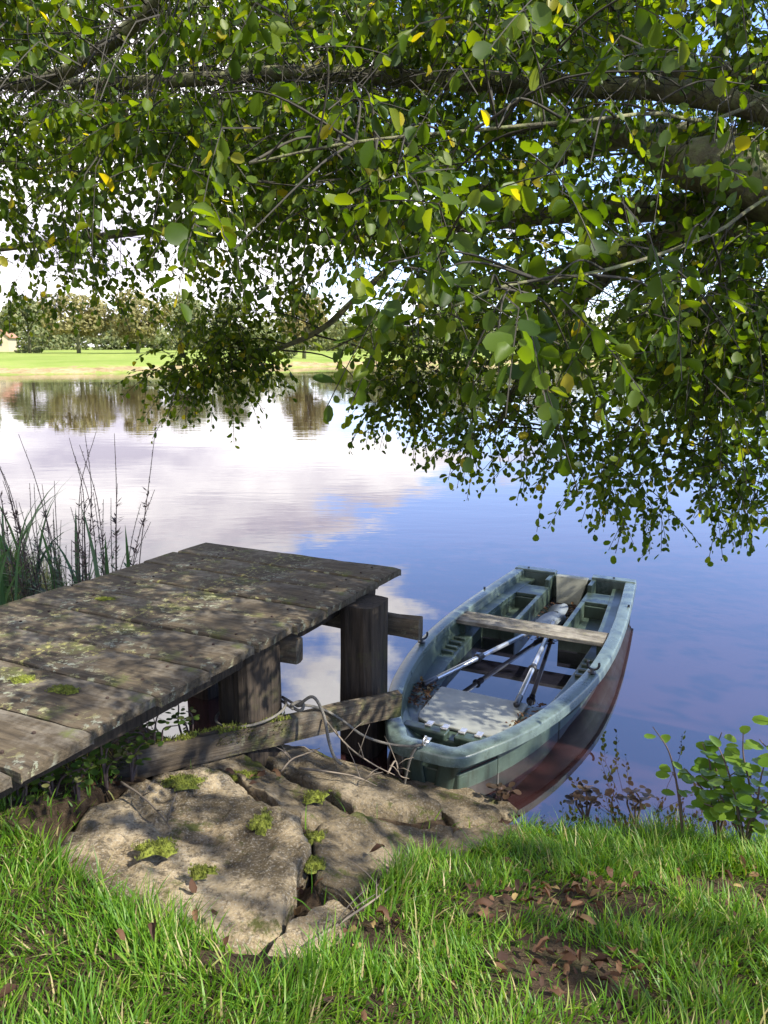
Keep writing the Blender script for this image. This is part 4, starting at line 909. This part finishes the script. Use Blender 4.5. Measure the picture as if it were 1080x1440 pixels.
def grass(n, x0, x1, y0, y1, lmin, lmax, wid, seed, cond, lean=.35):
    r = np.random.default_rng(seed); x = r.uniform(x0, x1, n); y = r.uniform(y0, y1, n); ok = []; sc_ = []
    for a, b in zip(x, y):
        k = cond(a, b); ok.append(k > r.random()); sc_.append(k)
    ok = np.array(ok); x, y = x[ok], y[ok]; z = GZ(x, y)-.012
    n = len(x); tuft = np.array([noise.noise((a*3.2, b*3.2, 5.5)) for a, b in zip(x, y)])
    L_ = r.uniform(lmin, lmax, n)*(1+.55*tuft); la = np.array([noise.noise((a*2.5, b*2.5, 9.1))*6.3 for a, b in zip(x, y)])+r.normal(size=n)*1.2
    ll = np.abs(r.normal(size=n))*lean
    up = nrm(np.stack([np.cos(la)*ll, np.sin(la)*ll, np.ones(n)], 1)); face_ = nrm(np.stack([np.cos(la), np.sin(la), np.zeros(n)], 1)+r.normal(size=(n, 3))*.5)
    F_ = frames(up, face_); w = wid*r.uniform(.6, 1.4, n); bend = r.uniform(.4, 2.2, n)
    F_ = np.stack([F_[:, :, 0]*w[:, None], F_[:, :, 1]*L_[:, None], F_[:, :, 2]*(L_*bend)[:, None]], 2)
    return F_, np.stack([x, y, z], 1)
edge_u = lambda x, y: (Vector((x, y))-ea)
def under_jetty(x, y):
    d = Vector((x, y))-ea; a = d.dot(Vector((-eu.y, eu.x))); b = d.dot(eu); return abs(a) < 1.3 and b > 0 and (d.dot(ev) > -.0)
LANDING = [tuple(at_z(px, py, z)[:2]) for px, py, z in ((75, 1215, .56), (130, 1110, .53), (240, 1055, .4), (420, 1035, .25), (740, 1140, .1), (650, 1185, .25), (560, 1235, .37), (500, 1300, .48), (430, 1370, .55), (350, 1345, .56), (150, 1275, .57))]
def cond_front(x, y):
    d = shore_dist(x, y)
    if d < .06 or on_stone(x, y): return 0
    if inside(LANDING, x, y): return .02
    if under_jetty(x, y) and y > 2.2: return .06
    b = bare(x, y); k = 1.0 if b > 2.2 else (.03 if b < 1.2 else .35)
    nn = noise.noise((x*2.4, y*2.4, 3.3)); k *= 1 if nn > -.15 else .55
    if d < .25: k *= .7
    return k
Fa, Pa = grass(78000, -2.0, 2.1, 1.15, 3.3, .04, .12, .0050, 1, cond_front, .45)
Fc, Pc = grass(26000, -2.0, 2.1, 1.15, 3.2, .03, .07, .005, 3, lambda x, y: (.9 if bare(x, y) > 1 else .25) if shore_dist(x, y) > .05 and not on_stone(x, y) and not inside(LANDING, x, y) else 0, .9)
Fd, Pd = grass(16000, 2.1, 4.2, .9, 3.9, .05, .14, .0065, 6, lambda x, y: .9 if shore_dist(x, y) > .06 else 0, .45)
Fe, Pe = grass(14000, -4.2, -2.0, .9, 3.4, .05, .15, .0065, 7, lambda x, y: .9 if shore_dist(x, y) > .06 and not under_jetty(x, y) else 0, .45)
tag(link('grass', scatter_mesh('grass', BV, BF, np.concatenate([Fa, Fc, Fd, Fe]), np.concatenate([Pa, Pc, Pd, Pe])), M['grass'], None, True), 'bright green long grass covering the bank in the foreground', 'grass', None, 'stuff')
Fb, Pb = grass(16000, -5.2, -1.3, 3.2, 8.2, .14, .34, .006, 2, lambda x, y: (1 if shore_dist(x, y) > .02 and not under_jetty(x, y) else 0)*(1 if y > 3.6 else .3), .5)
tag(link('bank_grass', scatter_mesh('bank_grass', BV, BF, Fb, Pb), M['bankgrass'], None, True), 'longer coarse grass on the bank beyond the jetty', 'grass', None, 'stuff')

# ---------------------------------------------------------------- fallen leaves
dm = [mesh_of('fallen_leaf', [(x*wf*random.uniform(.75, 1.25), y+random.uniform(-.06, .06), z*s+(random.uniform(-.09, .09))) for x, y, z in DLV], LF, M['dead']) for s, wf in ((1, 1), (.5, 1.1), (1.8, .8), (2.4, .6), (1.2, 1.2), (3, .7))]
rl = random.Random(12)
def fallen(x, y, z, lab, grp, size):
    o = bpy.data.objects.new('fallen_leaf', rl.choice(dm)); C.objects.link(o); o.location = (x, y, z); s = size*rl.uniform(.7, 1.25); o.scale = (s, s, s)
    o.rotation_euler = (rl.uniform(-.5, .5)+(math.pi if rl.random() < .4 else 0), rl.uniform(-.5, .5), rl.uniform(0, 6.28)); tag(o, lab, 'leaf', grp)
cnt = 0
spots = [(BARE[0], 55, 'curled brown dead leaf on the bare earth patch nearest the water'), (BARE[1], 45, 'curled brown dead leaf on the lower bare earth patch in the grass'), (BARE[2], 24, 'brown dead leaf on the earth near the right edge below the sapling'), (BARE[3], 14, 'brown dead leaf in the gap between the tall tuft and the bare patch'), (BARE[4], 14, 'brown dead leaf in the grass below the small broken stone'), (BARE[6], 40, 'brown dead leaf in the litter heap beside the jetty and stones')]
for (c, a, b), n, lab in spots:
    for _ in range(n):
        t = rl.uniform(0, 6.28); q = rl.random()**.7*1.5; x, y = c.x+math.cos(t)*q*a, c.y+math.sin(t)*q*b
        fallen(x, y, ground_z(x, y)+rl.uniform(.012, .04), lab, lab.replace('curled ', ''), .038)
for _ in range(45):
    x, y = rl.uniform(-1.1, 1.4), rl.uniform(1.45, 2.6)
    if on_stone(x, y): continue
    fallen(x, y, ground_z(x, y)+rl.uniform(.02, .07), 'brown dead leaf caught among the green blades of the front grass', 'leaves caught in the front grass', .045)
for (px, py, z) in ((435, 1262, .42), (425, 1280, .45), (350, 1100, .41), (362, 1096, .41), (375, 1094, .41), (395, 1098, .40), (350, 1108, .42), (405, 1250, .46), (520, 1205, .38), (305, 1295, .57), (270, 1240, .57), (330, 1092, .42), (455, 1240, .45)):
    p = at_z(px, py, z); fallen(p.x, p.y, z+.015, 'brown dead leaf lying on or between the stone slabs', 'leaves on the stones', .05)
# litter in the boat, too fine to count
def litter(n, fn, label, size):
    A = np.array([fn() for _ in range(n)]); r = np.random.default_rng(n); Y_ = nrm(r.normal(size=(n, 3))*np.array([1, 1, .25])); Z_ = nrm(np.array([0, 0, 1])+r.normal(size=(n, 3))*.4)
    F_ = frames(Y_, Z_)*(size*r.uniform(.4, 1.2, n))[:, None, None]; o = link('leaf_litter', scatter_mesh('leaf_litter', DLV, LF, F_, A), M['dead'], None, True); tag(o, label, 'leaf litter', None, 'stuff')
def bx(s0, s1, y0, y1, z): return lambda: tuple(B2W(rl.uniform(s0, s1), rl.uniform(y0, y1), z+rl.uniform(0, .02)))
litter(150, lambda: (lambda s: tuple(B2W(s, tin(s)-.03-rl.random()**1.3*.13, .19+rl.uniform(0, .02))))(rl.uniform(.62, .93)), 'dark leaf litter beside the hatch on the jetty side of the bow', .03)
litter(130, lambda: (lambda s: tuple(B2W(s, -tin(s)+.03+rl.random()**1.3*.13, .19+rl.uniform(0, .02))))(rl.uniform(.6, .95)), 'dark leaf litter by the oar grip right of the hatch', .03)
litter(260, bx(2.15, 3.05, -.15, .15, .10), 'wet leaf litter in the channel between the stern benches', .034)
litter(90, bx(3.08, 3.22, .2, .38, .115), 'rusty leaves in the stern locker on the left', .035)
litter(110, bx(3.08, 3.22, -.38, -.2, .115), 'orange leaves in the stern locker on the right', .035)
litter(26, bx(.14, .32, -.15, .15, .163), 'few reddish leaves in the bow well puddle', .035)

# ---------------------------------------------------------------- plants by the water
def iris_blade(p, d, ln, wid, parent):
    V = []; F = []; n = 8; side = Vector((-d.y, d.x, 0)); side = side.normalized() if side.length > .01 else Vector((1, 0, 0)); q = Vector((0, 0, 0)); up = Vector((d.x*.35, d.y*.35, 1)).normalized()
    for i in range(n+1):
        t = i/n; w = wid*(1-t**2.2)*.5+.0006; q = Vector((d.x, d.y, 0))*(ln*(.25*t+.55*t**2.6))+Vector((0, 0, ln*(t-.25*t**3*min(1.2, d.length*1.6)))); th = wid*.12*(1-t)
        tws = side*w; V += [q-tws, q+Vector((d.x, d.y, 0)).normalized()*th if d.length > .01 else q, q+tws]
    for i in range(n):
        for k in range(2): F.append((i*3+k, i*3+k+1, i*3+k+4, i*3+k+3))
    mb = MB(); mb.add(V, F); o = mb.build('leaf_blade', M['iris'], parent, True); o.location = p; return o
ri = random.Random(4)
def iris(px, py, y, n, lab, l0, l1):
    b = W(px, py, y); b.z = max(ground_z(b.x, b.y), 0); t = empty('iris_clump', b); tag(t, lab, 'iris', 'iris clumps by the water')
    for k in range(n):
        a = ri.uniform(0, 6.28); iris_blade(Vector((ri.uniform(-.13, .13), ri.uniform(-.1, .1), -.02)), Vector((math.cos(a)*1.1-.2, math.sin(a)*.5))*ri.uniform(.2, 1.15), ri.uniform(l0, l1), ri.uniform(.034, .05), t)
iris(30, 830, 5.6, 20, 'clump of broad blue-green iris leaves at the left edge of the picture', .95, 1.3)
iris(-10, 850, 4.9, 14, 'broad iris leaves arching out of the left picture edge beside the deck', .7, 1.05)
iris(95, 825, 5.5, 11, 'second iris clump leaning out behind the bare stems', .8, 1.2)
iris(160, 800, 5.4, 7, 'thin iris leaves standing upright right of the bare stems', .8, 1.25)
iris(215, 790, 5.1, 2, 'single bent leaf sticking up behind the far edge of the deck', .3, .45)
def loosestrife():
    b = W(105, 820, 5.45); b.z = max(ground_z(b.x, b.y), 0)-.02; t = empty('loosestrife_plant', b); tag(t, 'bushy clump of bare dark loosestrife stems with seed heads above the jetty', 'plant')
    for k in range(66):
        tall = k < 15; h = ri.uniform(1.15, 1.85) if tall else ri.uniform(.6, 1.3); x0, y0 = ri.uniform(-.36, .36), ri.uniform(-.2, .2)
        lx = x0*.5+ri.uniform(-.18, .18); ly = ri.uniform(-.1, .1); cur = ri.uniform(-.16, .16) if tall else 0
        pts = smooth_path([(x0, y0, 0), (x0+lx*.25, y0+ly*.3, h*.4), (x0+lx*.6+cur*.1, y0+ly*.6, h*.75), (x0+lx+cur, y0+ly, h)], 5); mb = MB(); mb.tube(pts, list(np.linspace(.005, .0018, len(pts))), 5)
        V = []; F = []
        for q in range(int(h*(70 if tall else 95))):   # seed capsules and narrow withered leaves up the stem
            t_ = ri.uniform(.15 if not tall else .45, .98)
            p = Vector(pts[min(len(pts)-1, int(t_*(len(pts)-1)))])+Vector((0, 0, ri.uniform(-.03, .03))); a = ri.uniform(0, 6.28); ln = ri.uniform(.006, .012) if t_ > .62 else ri.uniform(.03, .075)
            d = Vector((math.cos(a), math.sin(a), ri.uniform(.1, .9))).normalized(); s = Vector((-d.y, d.x, 0)).normalized()*(.0035 if ln < .02 else .006); nb = len(V); V += [p, p+d*ln*.5+s, p+d*ln, p+d*ln*.5-s]; F.append((nb, nb+1, nb+2, nb+3))
        st = mb.build('stem', M['stem'], t, True); m2 = MB(); m2.add(V, F); tag(m2.build('seed_head' if tall else 'narrow_leaves', M['stem'] if tall or k % 3 == 0 else M['iris'], st), kind='stuff')
loosestrife()

slm = mesh_of('leaf', LV, LF, M['sapling'])
def sapling(base, tips, lab, nl, size, grp=None, mat=None, lmesh=slm, name='alder_sapling'):
    t = empty(name, base); tag(t, lab, 'sapling', grp); B_ = Vector(base)
    for tip in tips:
        tip = Vector(tip); d = tip-B_; pts = smooth_path([(0, 0, -.02), d*.35+Vector((ri.uniform(-.03, .03), 0, .04)), d*.7+Vector((ri.uniform(-.03, .03), 0, .04)), d], 5); mb = MB(); mb.tube(pts, list(np.linspace(.006, .002, len(pts))), 6); mb.build('stem', M['stem'], t, True)
        for k in range(nl):
            f = .28+.72*(k+.5)/nl; p = Vector(pts[min(len(pts)-1, int(f*(len(pts)-1)))]); a = k*2.4+ri.uniform(-.4, .4)
            y = Vector((math.cos(a), math.sin(a), ri.uniform(-.25, .35))).normalized(); z = Vector((ri.uniform(-.35, .35), ri.uniform(-.5, .2), 1)).normalized(); Fm_ = frames(np.array([y]), np.array([z]))[0]*size*ri.uniform(.65, 1.15)
            o = bpy.data.objects.new('leaf', lmesh); C.objects.link(o); o.parent = t; o.matrix_local = m4(Fm_, p+y*.015)
sapling(tuple(at_z(962, 1180, .2)), [W(918, 1022, 2.95), W(945, 1085, 2.9)], 'slender young alder shoot with few leaves beside the water', 5, .062, 'alder saplings')
sapling(tuple(at_z(1050, 1190, .25)), [W(1010, 1050, 2.85), W(985, 1090, 2.8), W(1045, 1030, 2.9), W(1075, 1075, 2.7), W(1030, 1110, 2.7), W(1082, 1130, 2.65), W(990, 1130, 2.75)], 'bushy leafy alder sapling at the right edge of the bank', 12, .072, 'alder saplings')
sapling(tuple(at_z(1130, 1200, .28)), [W(1085, 1000, 2.75), W(1068, 1040, 2.7), W(1100, 1060, 2.65), W(1130, 1030, 2.7)], 'taller alder sapling cut by the right picture edge', 11, .078, 'alder saplings')
dlm = mesh_of('leaf', LV, LF, M['reflectleaf'])
for px, py, tips, lab in ((825, 1150, [(815, 1112), (835, 1105), (802, 1128), (848, 1120)], 'dark reddish leaves standing in for a sapling reflection at the waterline right of the boat'), (895, 1155, [(882, 1120), (897, 1108), (910, 1122)], 'small dark leaves standing in for a reflection between the boat and the slender shoot'), (705, 1128, [(700, 1115), (712, 1118)], 'tiny dark leaves standing in for a reflection by the stones below the boat')):
    b = at_z(px, py, .06); sapling(tuple(b), [W(x, y, b.y-.02) for x, y in tips], lab, 9, .04, 'dark reflection stand-ins at the waterline', None, dlm, 'reflection_standin')  # added dark leaves stand in for the saplings' reflections in the water
sapling(tuple(at_z(1010, 1175, .2)), [W(988, 1045, 2.9), W(962, 1080, 2.9), W(1015, 1030, 2.95), W(1035, 1085, 2.85), W(1000, 1110, 2.8)], 'young alder sapling between the slender shoot and the bushy one', 9, .068, 'alder saplings')
# weeds under the deck edge
wlm = mesh_of('leaf', LV, LF, M['weed'])
for (px, py, z, tips, lab) in ((215, 1075, .45, [(228, 1000), (200, 1010), (250, 1020), (180, 1030)], 'spindly weed growing up at the end of the mossy brace'), (150, 1105, .52, [(165, 1040), (120, 1050), (145, 1030), (185, 1060)], 'leafy weed under the deck edge above the stones'), (75, 1120, .58, [(60, 1075), (100, 1065), (35, 1090), (120, 1085)], 'broad green weed under the near corner of the deck'), (265, 1055, .4, [(250, 985), (262, 1000), (240, 1010)], 'thin weed rising beside the jetty post')):
    b = at_z(px, py, z); sapling(tuple(b), [W(x, y, b.y+ri.uniform(-.06, .06)) for x, y in tips], lab, 9, .032, 'weeds under the deck', None, wlm, 'weed')
for (px, py, z, tips, lab) in ((30, 1140, .62, [(10, 1085), (45, 1090), (25, 1075), (70, 1100)], 'leafy weed at the left picture edge below the deck'), (185, 1095, .48, [(170, 1050), (205, 1045), (190, 1035)], 'small weed among dead leaves beside the large slab'), (110, 1125, .55, [(95, 1080), (130, 1075), (115, 1065), (80, 1095)], 'low weed in the leaf heap under the deck edge')):
    b = at_z(px, py, z); sapling(tuple(b), [W(x, y, b.y+ri.uniform(-.06, .06)) for x, y in tips], lab, 11, .036, 'weeds under the deck', None, wlm, 'weed')
# dry twigs on the stones
def twig(pts, lab):
    pts = [at_z(*p) for p in pts]; mb = MB(); P_ = smooth_path(pts, 5); mb.tube(P_, list(np.linspace(.0055, .002, len(P_))), 5)
    for k in range(4):
        i = ri.randrange(3, len(P_)-2); d = Vector((ri.uniform(-1, 1), ri.uniform(-.7, .7), ri.uniform(.1, .9))).normalized()*ri.uniform(.06, .16); a = Vector(P_[i]); mb.tube([a, a+d*.5+Vector((0, 0, .01)), a+d], [.003, .0022, .0012], 4)
    o = mb.build('dry_twig', M['drytwig'], None, True); tag(o, lab, 'twig', 'dry twigs on the stones')
twig([(395, 1085, .38), (410, 1068, .42), (430, 1060, .44), (450, 1052, .44)], 'pale forked dry twig lying on the ledge under the brace')
twig([(420, 1080, .36), (460, 1085, .36), (500, 1092, .34), (530, 1105, .30)], 'long dry twig stretched along the stone ledge')
twig([(455, 1010, .46), (490, 1050, .38), (525, 1075, .32), (555, 1090, .24)], 'thin dry stem slanting from the brace down to the boat bow')
twig([(545, 1088, .24), (556, 1070, .28), (562, 1090, .22), (575, 1095, .18)], 'tangle of dry twigs at the foot of the far post')
twig([(170, 1100, .56), (200, 1120, .55), (225, 1145, .54), (240, 1165, .55)], 'dry stalk bent over the large slab beside the jetty')
twig([(430, 1330, .54), (475, 1300, .55), (540, 1255, .5), (570, 1225, .42)], 'pale dry grass stalk across the small broken stone')
